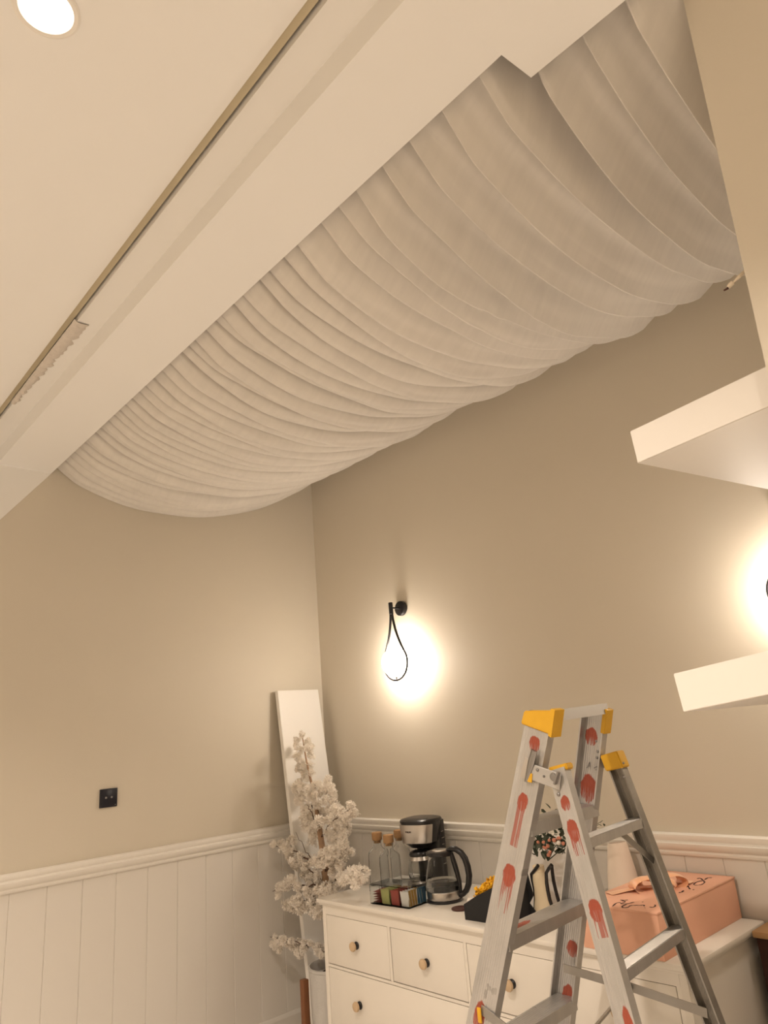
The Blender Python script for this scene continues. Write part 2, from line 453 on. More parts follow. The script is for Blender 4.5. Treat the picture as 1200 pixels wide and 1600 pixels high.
def drape_z(x, y, CC):
    # locate fold; folds run from the beam to the wall, lowest lip towards smaller x
    lo, hi = 0, len(CC)-1
    while hi-lo > 1:
        m = (lo+hi)//2
        if CC[m] <= x: lo = m
        else: hi = m
    a, b = CC[lo], CC[hi]; wd = b-a
    t = (b-x)/wd                      # 0 at right crease, 1 at left crease
    left = max(0, min(1, (2.3-x)/.5))
    lip = .93-.33*left
    if t < lip: u = 1-t/lip
    else: u = (t-lip)/(1-lip)
    if t < lip: s = (1-left)*(1-u)**1.7 + left*(1-u**2.1)**.62
    else: s = (1-u**2.3)**.55
    # narrow slit where neighbouring folds meet
    ed = min(t, 1-t)*wd
    slit = (.002+.028*left)*math.exp(-(ed/.0042)**2)
    amp = (.86+.14*RN[lo] - (.46-.10*RN[lo])*left)*wd
    lean = .10+.06*left
    s -= slit/amp
    # fade at the two fixings
    e0 = min(1, (y+1.475)/.10); e1 = min(1, -y/.22)
    amp *= (.60+.40*e0)*(.22+.78*e1**.7)
    # second, smaller fold lying on broad ones
    sub = 0
    if wd > .085 and .15 < t < .75:
        sub = .0035*math.sin((t-.15)/.6*2*PI + 5*y)*math.sin(PI*(t-.15)/.6)
    return -amp*s - sub, -lean*amp*s
NX, NY = 2300, 84
ys = [-1.475 + 1.475*(j/NY) for j in range(NY+1)]
verts = []; faces = []
for j, y in enumerate(ys):
    yy = (y+1.475)/1.475
    CC = []
    for k, c in enumerate(CR):
        if k == 0: CC.append(c); continue
        wob = .020*noise.noise(Vector((k*3.7, yy*1.6, 1))) + .006*noise.noise(Vector((k*5.1, yy*6, 3)))
        if c < 2.3: wob += .010*math.sin(2*PI*yy*.9 + k*2.3)*min(1, yy*3)
        CC.append(c+wob*(.35 if c > 2.4 else 1))
    for k in range(1, len(CC)):
        if CC[k] < CC[k-1]+.014: CC[k] = CC[k-1]+.014
    zb = S(y)
    for i in range(NX+1):
        x = .004 + 3.1*i/NX
        dz, dx = drape_z(x, y, CC)
        kx = max(0, min(1, (x-2.585)/.05)); kx = kx*kx*(3-2*kx)
        zz = zb
        if kx: zz = zb*(1-kx) + kx*(S(-1.475+(y+1.36)*1.475/1.36)+.012 if y > -1.36 else 2.93)
        z = zz + dz + .026 + .022*max(0, min(1, (x-1.8)/.5))*min(1, -y/.2)
        # puckers where the cloth changes from loose to tight gathering
        gx = math.exp(-((x-2.20)/.13)**2 - ((y+.95)/.25)**2)
        if gx > .01: z += .012*gx*noise.noise(Vector(((x+.5*y)*26, y*5, 7)))
        z += .004*noise.noise(Vector((x*3, y*5, 0)))
        if y < -1.44 or (x > 2.63 and y < -1.352): z = max(z, ZB+.006)
        verts.append((max(.003, x+dx), y, z))
W1 = NX+1
for j in range(NY):
    for i in range(NX):
        if .004+3.1*i/NX > 2.95 and ys[j] < -.70: continue
        a = j*W1+i; faces.append((a, a+1, a+W1+1, a+W1))
me = bpy.data.meshes.new('ceiling_drape'); me.from_pydata(verts, [], faces); me.materials.append(M['fabric'])
for p in me.polygons: p.use_smooth = True
dr = bpy.data.objects.new('ceiling_drape', me); COL.objects.link(dr)
tag(dr, 'sheer off-white pleated fabric swagged across the ceiling recess', 'drape')

# ================================================================== LIGHTS
def downlight(x, y, label):
    t = empty('recessed_downlight', (x, y, ZC), label, 'ceiling light', 'recessed ceiling downlights')
    bm = new(); lathe(bm, [(.043, 0), (.047, -.0035), (.054, -.004), (.058, -.0015), (.058, .002), (.043, .002)], (0, 0, 0), 40, closed=True)
    link('bezel', bm, M['trim'], t)
    bm = new(); lathe(bm, [(0, -.0022), (.030, -.0022), (.0435, -.001), (.0435, .001), (0, .001)], (0, 0, 0), 40)
    link('diffuser', bm, M['led'], t)
    ld = bpy.data.lights.new('downlight_lamp', 'AREA'); ld.shape = 'DISK'; ld.size = .085; ld.energy = DOWNLIGHT_W; ld.color = WARM
    ld.spread = math.radians(125)
    lo = bpy.data.objects.new('downlight_lamp', ld); COL.objects.link(lo); lo.parent = t; lo.location = (0, 0, -.006)
DL = ['round recessed ceiling downlight glowing at the top left of the photo', 'recessed ceiling downlight behind the viewer', ]
for i, (x, y) in enumerate(DOWN): downlight(x, y, DL[0] if i == 0 else 'round recessed ceiling downlight out of view, ' + ('nearest the left wall', 'behind the camera', 'beyond the right edge, nearest the column', 'beyond the right edge, nearest the front wall', 'nearest the far right wall')[i-1])

def sconce(x, label, y=0, rz=0):
    t = empty('wall_sconce', (x, y, 2.16), label, 'wall lamp', 'teardrop wall sconces', rz)
    # backplate
    bm = new(); rcyl(bm, (0, .0, 0), (0, -.024, 0), .036, 36, .004)
    rcyl(bm, (.012, -.024, -.022), (.012, -.028, -.022), .004, 12)
    link('backplate', bm, M['black'], t)
    # arm
    bm = new(); tube(bm, [(0, -.02, 0), (0, -.080, 0)], .004, 12); link('arm', bm, M['black'], t)
    # collar
    yc = -.080
    bm = new(); rcyl(bm, (0, yc, .026), (0, yc, -.032), .0105, 24, .001); link('collar', bm, M['black'], t)
    # teardrop ring: two branches from the collar meeting under the globe
    r, cz, a0 = .082, -.263, math.radians(24)
    bm = new()
    for sg in (-1, 1):
        pts = []
        xe, ze = r*math.cos(a0), cz+r*math.sin(a0)
        for i in range(20):
            q = i/20; z = -.028 + (ze+.028)*q
            pts.append(Vector((sg*(.0045+(xe-.0045)*(.30*q+.70*q**2.1 if q < .9 else .30*q+.70*q**2.1)), yc, z)))
        for i in range(25):
            an = a0 + (-PI/2-a0)*i/24
            pts.append(Vector((sg*r*math.cos(an), yc, cz+r*math.sin(an))))
        tube(bm, pts, [.0062-.0004*min(1, i/30) for i in range(len(pts))], 10)
    tube(bm, [(0, yc, cz-r), (0, yc, cz-r+.016)], .0045, 8)
    link('teardrop_ring', bm, M['black'], t)
    bm = new(); bmesh.ops.create_uvsphere(bm, u_segments=40, v_segments=24, radius=.066)
    bmesh.ops.translate(bm, verts=bm.verts, vec=(0, yc, cz))
    g = link('globe', bm, M['globe'], t)
    g['label'] = 'glowing white glass globe'
    return t
SX2 = at(1198.5, 918, 1, -.08).x + .082
sconce(.694, 'black teardrop wall sconce with glowing globe, left of the ladder')
sconce(SX2, 'black teardrop wall sconce glowing at the right edge between the two shelves')

sconce(0, 'black teardrop wall sconce on the left wall, out of view to the left', -3.3, PI/2)

# ================================================================== SHELVES ON THE RIGHT
def shelf(px, label, dep=.55):
    (tl, tr, bl, br) = px
    y = -1.25
    A, B, C_, D = at(*bl, 1, y), at(*br, 1, y), at(*tl, 1, y), at(*tr, 1, y)
    kB = (2.99-A.x)/(B.x-A.x); B2 = A+(B-A)*kB; D2 = C_+(D-C_)*((2.99-C_.x)/(D.x-C_.x))
    e = Vector((.16, .987, 0)).normalized()*dep
    t = empty('floating_shelf', A, label, 'shelf', 'white floating shelves')
    bm = new(); vs = hexa(bm, [A, B2, B2+e, A+e, C_, D2, D2+e, C_+e])
    bmesh.ops.bevel(bm, geom=list(bm.edges), offset=.0012, segments=2, affect='EDGES')
    child('slab', bm, M['shelf'], t)
shelf(((984, 674), (1189, 576), (996, 724), (1200, 636)), 'upper white floating shelf jutting out above the right-hand sconce')
shelf(((1051.5, 1053), (1200, 1016.5), (1067.6, 1113), (1200, 1086)), 'lower white floating shelf jutting out below the right-hand sconce')

# loose cable end beside the column
t = empty('loose_cable', at(1155, 432, 1, -1.2), 'short white cable with bare dark ends poking out beside the column', 'cable')
p = [at(1172, 424, 1, -1.17), at(1163, 425, 1, -1.19), at(1155, 432, 1, -1.2), at(1147, 440, 1, -1.2), at(1142, 445, 1, -1.2)]
bm = new(); tube(bm, p, [.0035, .0035, .0032, .002, .002], 8); child('sheath', bm, M['cable'], t)
bm = new(); tube(bm, [at(1145, 441, 1, -1.2), at(1141, 445, 1, -1.2), at(1138, 449, 1, -1.2)], [.0042, .0045, .0035], 8); child('connector', bm, M['cable'], t)
bm = new(); tube(bm, [at(1138, 450, 1, -1.2), at(1131, 454, 1, -1.2)], [.0022, .0016], 8); tube(bm, [at(1153, 435, 1, -1.198), at(1146, 443, 1, -1.198)], .0012, 6)
child('bare_wire', bm, M['brown'], t)

# black wall plate on the left wall
t = empty('wall_socket', (0, -1.166, 1.414), 'square black wall plate on the left wall above the chair rail', 'socket')
bm = new(); box(bm, (0, -.037, -.037), (.009, .037, .037), .0015); link('plate', bm, M['socket'], t)
for sy in (-1, 1):
    bm = new(); rcyl(bm, (.0085, sy*.012, .002), (.0105, sy*.012, .002), .0042, 16)
    link('button', bm, M['steel_d'], t)
bm = new(); rcyl(bm, (.0085, .029, -.029), (.0098, .029, -.029), .002, 10); link('screw', bm, M['steel_d'], t)

# ================================================================== DRESSER
DX, DYF, DZ = .551, -.51, .955
DW = 1.60
t = empty('dresser', (DX+DW/2, -.255, 0), 'white chest of drawers with wooden knobs standing under the sconce', 'dresser')
bm = new()
TP = [(0, 0), (.006, .004), (.010, .010), (.013, .014), (.015, .018), (.015, .022), (.0135, .025)]
box(bm, (DX+.002, DYF+.002, DZ-.016), (DX+DW-.002, -.013, DZ), .004)
box(bm, (DX+.010, DYF+.010, DZ-.024), (DX+DW-.010, -.016, DZ-.015), .003)
child('dresser_top', bm, M['dresser'], t)
bx0, bx1, fy = DX+.022, DX+DW-.022, DYF+.018
bm = new()
box(bm, (bx0, fy, .06), (bx0+.022, -.02, DZ-.022), .001)
child('side_panel', bm, M['dresser'], t); bm = new()
box(bm, (bx1-.022, fy, .06), (bx1, -.02, DZ-.022), .001)
child('side_panel', bm, M['dresser'], t)
bm = new(); box(bm, (bx0+.02, -.03, .06), (bx1-.02, -.022, DZ-.03)); child('back_panel', bm, M['dresser'], t)
# face frame
ROWS = [(.725, .897), (.513, .710), (.300, .498), (.095, .285)]
DRX = [.597, .967, .985, 1.347, 1.358+.005, 1.722, 1.740, 2.093]
bm = new()
def fr(x0, x1, z0, z1, d=.0): box(bm, (x0, fy+d, z0), (x1, fy+.02, z1))
fr(bx0+.022, bx1-.022, .899, DZ-.022)
for i in range(3): fr(bx0+.022, bx1-.022, ROWS[i+1][1]+.003, ROWS[i][0]-.003)
fr(bx0+.022, bx1-.022, .06, ROWS[3][0]-.002)
fr(.970, .982, .723, .899); fr(2.096, bx1-.021, .06, .899); fr(1.349, 1.361, .60*0+.06, .899, .0003); fr(1.724, 1.738, .723, .899)
child('face_frame', bm, M['dresser'], t, label='frame between the drawers')
bm = new(); box(bm, (bx0+.025, fy+.022, .10), (bx1-.025, fy+.024, .90)); child('dark_interior', bm, M['dark'], t)
for sx in (bx0, bx1-.05):
    for sy in (fy, -.07):
        bm = new(); box(bm, (sx, sy, 0), (sx+.05, sy+.05, .062), .002); child('foot', bm, M['dresser'], t)
def knob(parent, x, z):
    bm = new(); lathe(bm, [(0, 0), (.0135, 0), (.0138, .003), (.010, .006), (.0065, .009), (.0065, .016), (0, .016)], seg=20)
    bmesh.ops.rotate(bm, verts=bm.verts, cent=(0, 0, 0), matrix=Matrix.Rotation(PI/2, 3, 'X'))
    bmesh.ops.translate(bm, verts=bm.verts, vec=(x, fy+.001, z))
    k = child2('knob', bm, M['black'], parent, 'black knob base with pale wooden disc')
    bm = new(); lathe(bm, [(0, .014), (.012, .0145), (.0165, .017), (.0172, .021), (.0155, .0255), (.010, .028), (0, .0285)], seg=24)
    bmesh.ops.rotate(bm, verts=bm.verts, cent=(0, 0, 0), matrix=Matrix.Rotation(PI/2, 3, 'X'))
    bmesh.ops.translate(bm, verts=bm.verts, vec=(x, fy+.001, z))
    return k, bm
def child2(name, bm, m, parent, label=None):
    """child of a part whose own transform is identity relative to its thing"""
    root = parent
    while root.parent: root = root.parent
    bm.transform(root.matrix_basis.inverted())
    o = link(name, bm, m, parent)
    if label: o['label'] = label
    return o
def drawer(x0, x1, z0, z1, knobs):
    bm = new(); box(bm, (x0, fy+.001, z0), (x1, fy+.021, z1), .0012)
    d = child('drawer', bm, M['dresser'], t)
    for kx in knobs:
        zc = (z0+z1)/2
        bm = new()
        lathe(bm, [(0, -.001), (.0135, -.001), (.0138, .003), (.010, .006), (.0065, .009), (.0065, .015)], seg=20, mi=0)
        lathe(bm, [(.0, .0145), (.012, .0148), (.0165, .017), (.0172, .021), (.0155, .0255), (.010, .028), (0, .0285)], seg=24, mi=1)
        bmesh.ops.rotate(bm, verts=bm.verts, cent=(0, 0, 0), matrix=Matrix.Rotation(PI/2, 3, 'X'))
        bmesh.ops.translate(bm, verts=bm.verts, vec=(kx, fy+.001, zc))
        bm.transform(t.matrix_basis.inverted())
        k = link('knob', bm, [M['black'], M['wood_knob']], d); k['label'] = 'pale wooden knob on a black base'
for i in range(4): drawer(DRX[2*i], DRX[2*i+1], *ROWS[0], [(DRX[2*i]+DRX[2*i+1])/2])
for r in (1, 2, 3):
    drawer(.597, 1.347, *ROWS[r], [.780, 1.165]); drawer(1.363, 2.093, *ROWS[r], [1.54, 1.91])

# small dark cabinet beyond the dresser
t = empty('side_cabinet', (2.42, -.06, 0), 'dark brown wooden cabinet against the wall past the right end of the dresser', 'cabinet')
bm = new(); box(bm, (2.156, -.11, .0), (2.70, -.013, .935), .003); child('body', bm, M['darkwood'], t)
bm = new(); box(bm, (2.153, -.125, .935), (2.71, -.012, .952), .003); child('top_board', bm, M['tan'], t, label='tan wooden top edge')
bm = new(); box(bm, (2.20, -.116, .10), (2.66, -.108, .90), .003); child('front_panel', bm, M['darkwood'], t)

# ================================================================== BOARD, TREE
t = empty('leaning_board', (.20, -.2, .011), 'tall narrow white board leaning in the room corner behind the blossom tree', 'board')
lean = math.atan2(.245, 1.80)
a = Vector((.030, 0, 1.832)); bb = Vector((.275, 0, .012))
nrm = Vector((math.cos(lean), 0, math.sin(lean)))
bm = new()
y0, y1 = -.322, -.062
th = .026
def bp(p, y, off): return Vector((p.x, y, p.z)) + nrm*off
pts = [bp(bb, y0, -th), bp(bb, y0, 0), bp(bb, y1, 0), bp(bb, y1, -th), bp(a, y0, -th), bp(a, y0, 0), bp(a, y1-.0, 0), bp(a, y1, -th)]
hexa(bm, pts)
for v in bm.verts: v.co.x += .016
bmesh.ops.bevel(bm, geom=list(bm.edges), offset=.0015, segments=2, affect='EDGES')
child('panel', bm, M['board'], t)
bm = new(); rcyl(bm, bp(a, y0+.03, .012)+Vector((0, 0, -.02)), bp(a, y0+.03, .014)+Vector((0, 0, -.02)), .004, 10); child('screw', bm, M['steel_d'], t)

# blossom cluster meshes (four variants): ruffled petals
def blossom_mesh(seed, R=.03, n=26):
    rnd = random.Random(seed); bm = new()
    for i in range(n):
        d = Vector((rnd.gauss(0, 1), rnd.gauss(0, 1), rnd.gauss(0, 1))).normalized()
        c = d*R*rnd.uniform(.25, 1.0)
        q = d.to_track_quat('Z', 'Y').to_matrix() @ Matrix.Rotation(rnd.uniform(0, 6.28), 3, 'Z') @ Matrix.Rotation(rnd.gauss(0, .5), 3, 'X')
        s = R*rnd.uniform(.40, .66)
        for k in range(5):
            an = 2*PI*k/5
            loc = []
            for (rr, aa, zz) in ((.08, 0, 0), (.62, -.50, .22), (1.0, -.28, .45), (.92, .02, .34), (1.0, .32, .50), (.62, .52, .2)):
                ru = rr*(1+rnd.uniform(-.12, .12))
                loc.append(bm.verts.new(c + q @ Vector((s*ru*math.cos(an+aa), s*ru*math.sin(an+aa), s*(zz+rnd.uniform(-.12, .12))))))
            bm.faces.new(loc[:4]); bm.faces.new((loc[0], loc[3], loc[4], loc[5]))
    me = bpy.data.meshes.new('blossom'); bm.to_mesh(me); bm.free(); me.materials.append(M['petal'])
    for p in me.polygons: p.use_smooth = False
    return me
BL = [blossom_mesh(s) for s in range(5)]
tree = empty('blossom_tree', (.45, -.355, .61), 'artificial cherry tree with white blossoms between leaning board and dresser', 'tree')
TY = -.30
trunk = [Vector((.45, -.355, .61)), Vector((.40, -.33, .76)), at(511, 1420, 1, TY), at(507, 1350, 1, TY), at(500, 1300, 1, TY), at(494, 1262, 1, TY), at(487, 1225, 1, TY-.0), at(479, 1190, 1, TY), at(474, 1160, 1, TY), at(471, 1143, 1, TY)]
bm = new(); tube(bm, trunk, [.018, .017, .0165, .0155, .013, .009, .006, .004, .003, .002], 10); child('trunk', bm, M['bark'], tree)
rnd = random.Random(11)
def blossom(p, s):
    o = bpy.data.objects.new('blossom', rnd.choice(BL)); COL.objects.link(o); o.parent = tree
    p = Vector(p)
    # keep clear of the two walls, the board and the dresser
    p.y = min(p.y, -.06-.03*s)
    p.x = max(p.x, .07+.25*max(0, (1.83-p.z))/1.8+.03 if p.y > -.35 else .05)
    if p.z < .99 and p.y > -.52 and p.x > .50: p.x = .50
    o.location = p - tree.location; s *= .86; o.scale = (s, s, s*rnd.uniform(.8, 1)); o.rotation_euler = (rnd.uniform(0, 6), rnd.uniform(0, 6), rnd.uniform(0, 6))
    return o
def branch(pts, r0, dens=1, size=.8, spread=.03, start=.3):
    """pts: list of (u, v, y)"""
    P = [at(u, v, 1, y) for u, v, y in pts]
    Q = []
    for i in range(len(P)-1):
        for k in range(6):
            q = P[i].lerp(P[i+1], k/6); q += Vector((rnd.gauss(0, .003), rnd.gauss(0, .003), rnd.gauss(0, .003))); Q.append(q)
    Q.append(P[-1])
    bm = new(); tube(bm, Q, [r0*(1-.75*i/(len(Q)-1)) for i in range(len(Q))], 6); child('branch', bm, M['twig'], tree)
    L_ = sum((P[i+1]-P[i]).length for i in range(len(P)-1))
    n = max(3, int(L_/.022*dens))
    for i in range(n):
        s = start+(1-start)*(i+.5)/n
        q = Q[min(len(Q)-1, int(s*(len(Q)-1)))]
        blossom(q + Vector((rnd.gauss(0, spread), rnd.gauss(0, spread), rnd.gauss(-.008, spread*.8))), size*rnd.uniform(.7, 1.15))
# top spire
for (u, v, s) in ((471, 1148, .45), (464, 1156, .5), (480, 1158, .5), (462, 1166, .6), (484, 1168, .6), (473, 1172, .5), (465, 1182, .6), (486, 1180, .6), (470, 1192, .6), (482, 1196, .7), (466, 1200, .6), (476, 1206, .6), (487, 1206, .5)):
    blossom(at(u, v, 1, TY+rnd.uniform(-.03, .02)), s*1.35)
# main crown
crown = [(468, 1222), (480, 1216), (474, 1232), (490, 1228), (462, 1232), (472, 1246), (486, 1244), (500, 1240), (466, 1252), (512, 1218), (517, 1228), (508, 1232), (519, 1240), (498, 1228),
         (480, 1258), (494, 1256), (508, 1252), (520, 1252), (474, 1264), (488, 1270), (502, 1268), (516, 1266), (526, 1262), (482, 1282), (476, 1276), (498, 1284), (512, 1282), (528, 1276),
         (484, 1296), (490, 1304), (500, 1296), (520, 1292), (530, 1288), (540, 1284), (546, 1272), (536, 1270), (486, 1312), (528, 1300), (536, 1304), (524, 1312), (514, 1302), (478, 1290), (540, 1296), (530, 1316), (492, 1290), (506, 1276), (548, 1268), (462, 1242)]
for (u, v) in crown: blossom(at(u, v, 1, TY+rnd.uniform(-.06, .05)), rnd.uniform(.75, 1.05))
branch([(500, 1312, TY), (512, 1290, TY-.03), (530, 1276, TY-.05), (549, 1262, TY-.07)], .004, .6, .7)
branch([(487, 1262, TY), (489, 1240, TY-.03), (491, 1225, TY-.05)], .003, .4, .6)
branch([(492, 1282, TY), (486, 1268, TY-.05), (480, 1258, TY-.08)], .003, .5, .6)
branch([(507, 1352, TY), (490, 1345, TY-.03), (478, 1332, TY-.05), (462, 1300, TY-.06)], .003, .15, .6)
# left arm
branch([(505, 1350, TY), (485, 1345, TY-.04), (460, 1330, TY-.08), (428, 1320, TY-.12)], .005, 1.5, .8, .022, .15)
branch([(503, 1378, TY), (488, 1362, TY-.04), (474, 1350, TY-.06), (455, 1345, TY-.08)], .004, .9, .75)
# middle-right
branch([(508, 1362, TY), (520, 1350, TY-.03), (535, 1338, TY-.05), (543, 1322, TY-.06)], .004, 1.6, .85)
branch([(514, 1380, TY), (530, 1372, TY-.08), (548, 1362, TY-.16), (568, 1358, TY-.22)], .004, 1.0, .85, .018, .45)
# bright cluster in front of the trunk
for (u, v) in ((495, 1342), (503, 1334), (511, 1328), (520, 1326), (498, 1350), (508, 1345), (517, 1336), (524, 1334), (505, 1351), (514, 1346)): blossom(at(u, v, 1, TY-.12), .72)
bm = new(); tube(bm, [at(508, 1362, 1, TY), at(508, 1345, 1, TY-.11)], [.003, .0015], 6); child('branch', bm, M['twig'], tree)
for (u, v) in ((478, 1356), (476, 1366), (486, 1370), (495, 1374), (484, 1380), (520, 1352), (528, 1358), (522, 1366), (532, 1346), (540, 1334), (534, 1324), (520, 1378), (530, 1384)): blossom(at(u, v, 1, TY-.04), .8)
# low left arms
branch([(512, 1392, TY), (490, 1385, TY-.06), (455, 1382, TY-.12), (426, 1393, TY-.16)], .0045, 1.6, .8, .020, .1)
branch([(515, 1405, TY), (495, 1402, TY-.06), (475, 1406, TY-.1), (452, 1405, TY-.12)], .004, 1.8, .85, .02, .1)
for (u, v) in ((448, 1414), (458, 1418), (470, 1420), (480, 1416), (492, 1424), (498, 1430), (488, 1412), (462, 1408), (505, 1398), (515, 1394), (525, 1390), (502, 1412), (508, 1388), (497, 1392), (486, 1398)): blossom(at(u, v, 1, TY-.08), .9)
branch([(516, 1430, TY), (520, 1405, TY-.05), (545, 1392, TY-.02)], .003, .8, .8)
# bottom left arm
branch([(517, 1490, TY), (495, 1480, TY-.05), (462, 1472, TY-.1), (422, 1464, TY-.16)], .004, 1.6, .7, .014, .1)
for (u, v) in ((424, 1474), (430, 1480), (437, 1484), (456, 1480), (464, 1488), (450, 1476), (498, 1488), (503, 1494)): blossom(at(u, v, 1, TY-.1), .6)

# pot on a wooden stand
t = empty('plant_pot', (.45, -.355, .405), 'pale grey ribbed pot in a wooden stand left of the dresser', 'pot')
bm = new(); prof = [(0, 0), (.080, 0), (.092, .012), (.100, .04), (.104, .12), (.106, .20), (.107, .248), (.110, .252), (.110, .260), (.104, .262), (.100, .255), (.098, .22), (.0, .21)]
lathe(bm, prof, (0, 0, 0), 72)
for v in bm.verts:
    r = math.hypot(v.co.x, v.co.y)
    if r > .085 and v.co.z < .245:
        k = 1+.008*math.cos(36*math.atan2(v.co.y, v.co.x)); v.co.x *= k; v.co.y *= k
link('pot_body', bm, M['pot'], t)
bm = new(); lathe(bm, [(0, .2195), (.097, .2195), (.0975, .2105), (0, .2105)], seg=32)
for v in bm.verts: v.co.z += .003*noise.noise(v.co*60)
link('soil', bm, M['soil'], t)
t = empty('plant_stand', (.45, -.355, 0), 'reddish-brown wooden plant stand beneath the grey pot', 'stand')
for sx, sy in ((1, 0), (-1, 0), (0, 1), (0, -1)):
    c = Vector((sx*.129, sy*.129, 0)) ; a45 = Matrix.Rotation(math.radians(51), 3, 'Z'); c = a45 @ c
    bm = new(); box(bm, (c.x-.014, c.y-.014, 0), (c.x+.014, c.y+.014, .62), .003); link('leg', bm, M['stand'], t)
for bar_ang in (51, 141):
    bm = new(); box(bm, (-.118, -.013, .375), (.118, .013, .4035), .002, mtx=Matrix.Rotation(math.radians(bar_ang), 4, 'Z')); link('crossbar', bm, M['stand'], t)

# ================================================================== THINGS ON THE DRESSER
Z = DZ
# tea sachet caddy
e1 = Vector((1.043-.832, -.452+.470, 0)).normalized()
cx, cy = .842, -.458
ang = math.radians(4)
CW, CD, CH = .205, .108, .068
Mx = Matrix.Translation((cx, cy, Z)) @ Matrix.Rotation(ang, 4, 'Z')
t = empty('sachet_caddy', (cx, cy, Z), 'clear acrylic caddy filled with tea sachets at the front of the dresser', 'box', rz=ang)
bm = new(); th = .0022
box(bm, (0, 0, 0), (CW, CD, th)); link('base', bm, M['acrylic'], t)
bm = new()
box(bm, (0, 0, th), (CW, th, CH)); box(bm, (0, CD-th, th), (CW, CD, CH)); box(bm, (0, th, th), (th, CD-th, CH)); box(bm, (CW-th, th, th), (CW, CD-th, CH))
link('wall_panel', bm, M['acrylic'], t)
bm = new()
for k in (1, 2, 3): box(bm, (CW*k/4, th, th), (CW*k/4+th, CD-th, CH-.004))
link('divider', bm, M['acrylic'], t)
bm = new(); box(bm, (-.001, -.001, CH), (CW+.001, CD+.001, CH+.002)); link('lid', bm, M['acrylic'], t)
cols = ['sachet_r', 'sachet_g', 'sachet_r', 'sachet_w', 'sachet_y', 'sachet_b']
names = {'sachet_r': 'red', 'sachet_g': 'green', 'sachet_w': 'white', 'sachet_y': 'yellow-brown', 'sachet_b': 'blue'}
def sachet(lx, ly, wx, hz, tilt, m, label, dy=.004, lying=False, z0=.004, rot=0):
    bm = new()
    n = 6
    g = []
    for i in range(n+1):
        row = []
        for j in range(n+1):
            a, b = i/n, j/n
            bul = math.sin(PI*a)*math.sin(PI*b)
            row.append((a*wx, bul*dy*.5, b*hz))
        g.append(row)
    F = [[bm.verts.new((p[0], -p[1]-.0003, p[2])) for p in r] for r in g]
    B = [[bm.verts.new((p[0], p[1]+.0003, p[2])) for p in r] for r in g]
    for i in range(n):
        for j in range(n):
            bm.faces.new((F[i][j], F[i+1][j], F[i+1][j+1], F[i][j+1])); bm.faces.new((B[i][j], B[i][j+1], B[i+1][j+1], B[i+1][j]))
    for i in range(n):
        bm.faces.new((F[i][0], B[i][0], B[i+1][0], F[i+1][0])); bm.faces.new((F[i][n], F[i+1][n], B[i+1][n], B[i][n]))
        bm.faces.new((F[0][i], F[0][i+1], B[0][i+1], B[0][i])); bm.faces.new((F[n][i], B[n][i], B[n][i+1], F[n][i+1]))
    R = Matrix.Rotation(tilt, 4, 'X')
    if lying: R = Matrix.Rotation(-PI/2+tilt, 4, 'X')
    bm.transform(Matrix.Rotation(ang, 4, 'Z') @ Matrix.Translation((lx, ly, z0)) @ R @ Matrix.Rotation(rot, 4, 'Z'))
    o = link('tea_sachet', bm, M[m]); o.location = (cx, cy, Z); tag(o, label, 'tea bag', 'tea sachets in the acrylic caddy')
    return o
slotw = CW/4
rs = random.Random(5)
lab = {0: ('sachet_r', 'red tea sachet standing in the leftmost part of the caddy'), 1: ('sachet_g', 'green tea sachet standing second from left in the caddy'),
       2: ('sachet_r', 'red tea sachet standing in the middle of the caddy'), 3: ('sachet_w', 'white tea sachet standing at the front right of the caddy')}
for k in range(4):
    m, l = lab[k]
    if k == 0:
        for q in range(5):
            sachet(.004+rs.uniform(0, .003), .010+rs.uniform(0, .004), slotw-.010, .055, .02*q, 'sachet_r', 'red tea sachet, %s of the heap at the left end' % ('lowest', 'second lowest', 'middle', 'second from top', 'topmost')[q], .005, lying=False if q > 9 else True, z0=.006+q*.0085).location
    else:
        for q in range(6):
            m2 = m if q < 5 else 'sachet_y'
            sachet(slotw*k+.006, .010+q*.0145, slotw-.009, .052, .12, m2, (l if q == 0 else '%s tea sachet further back in the caddy row' % names[m2]) if q == 0 else ('%s tea sachet, %s in the caddy column headed by the %s one' % (names[m2], ('', 'second', 'third', 'fourth', 'fifth', 'last')[q], l.split(' tea')[0] + (' middle' if k == 2 else ''))), .008)
# sachets against the right side: yellow and blue, turned sideways
def side_sachet(y0, wy, m, label, x=CW-.0035, hz=.054):
    bm = new(); box(bm, (x-.003, y0, .005), (x, y0+wy, .005+hz), .001)
    bm.transform(Matrix.Rotation(ang, 4, 'Z'))
    o = link('tea_sachet', bm, M[m]); o.location = (cx, cy, Z); tag(o, label, 'tea bag', 'tea sachets in the acrylic caddy')
bm = new(); box(bm, (slotw*3+.012, .0055, .048), (slotw*4-.010, .0063, .054)); 
bm.transform(Matrix.Rotation(ang, 4, 'Z'))
wsach = [o for o in bpy.data.objects if o.get('label', '').startswith('white tea sachet standing')][0]
link('printed_band', bm, M['sachet_c'], wsach)
side_sachet(.006, .045, 'sachet_y', 'yellow-brown tea sachet facing the right side of the caddy')
side_sachet(.056, .046, 'sachet_b', 'blue tea sachet facing the right side of the caddy next to the kettle')

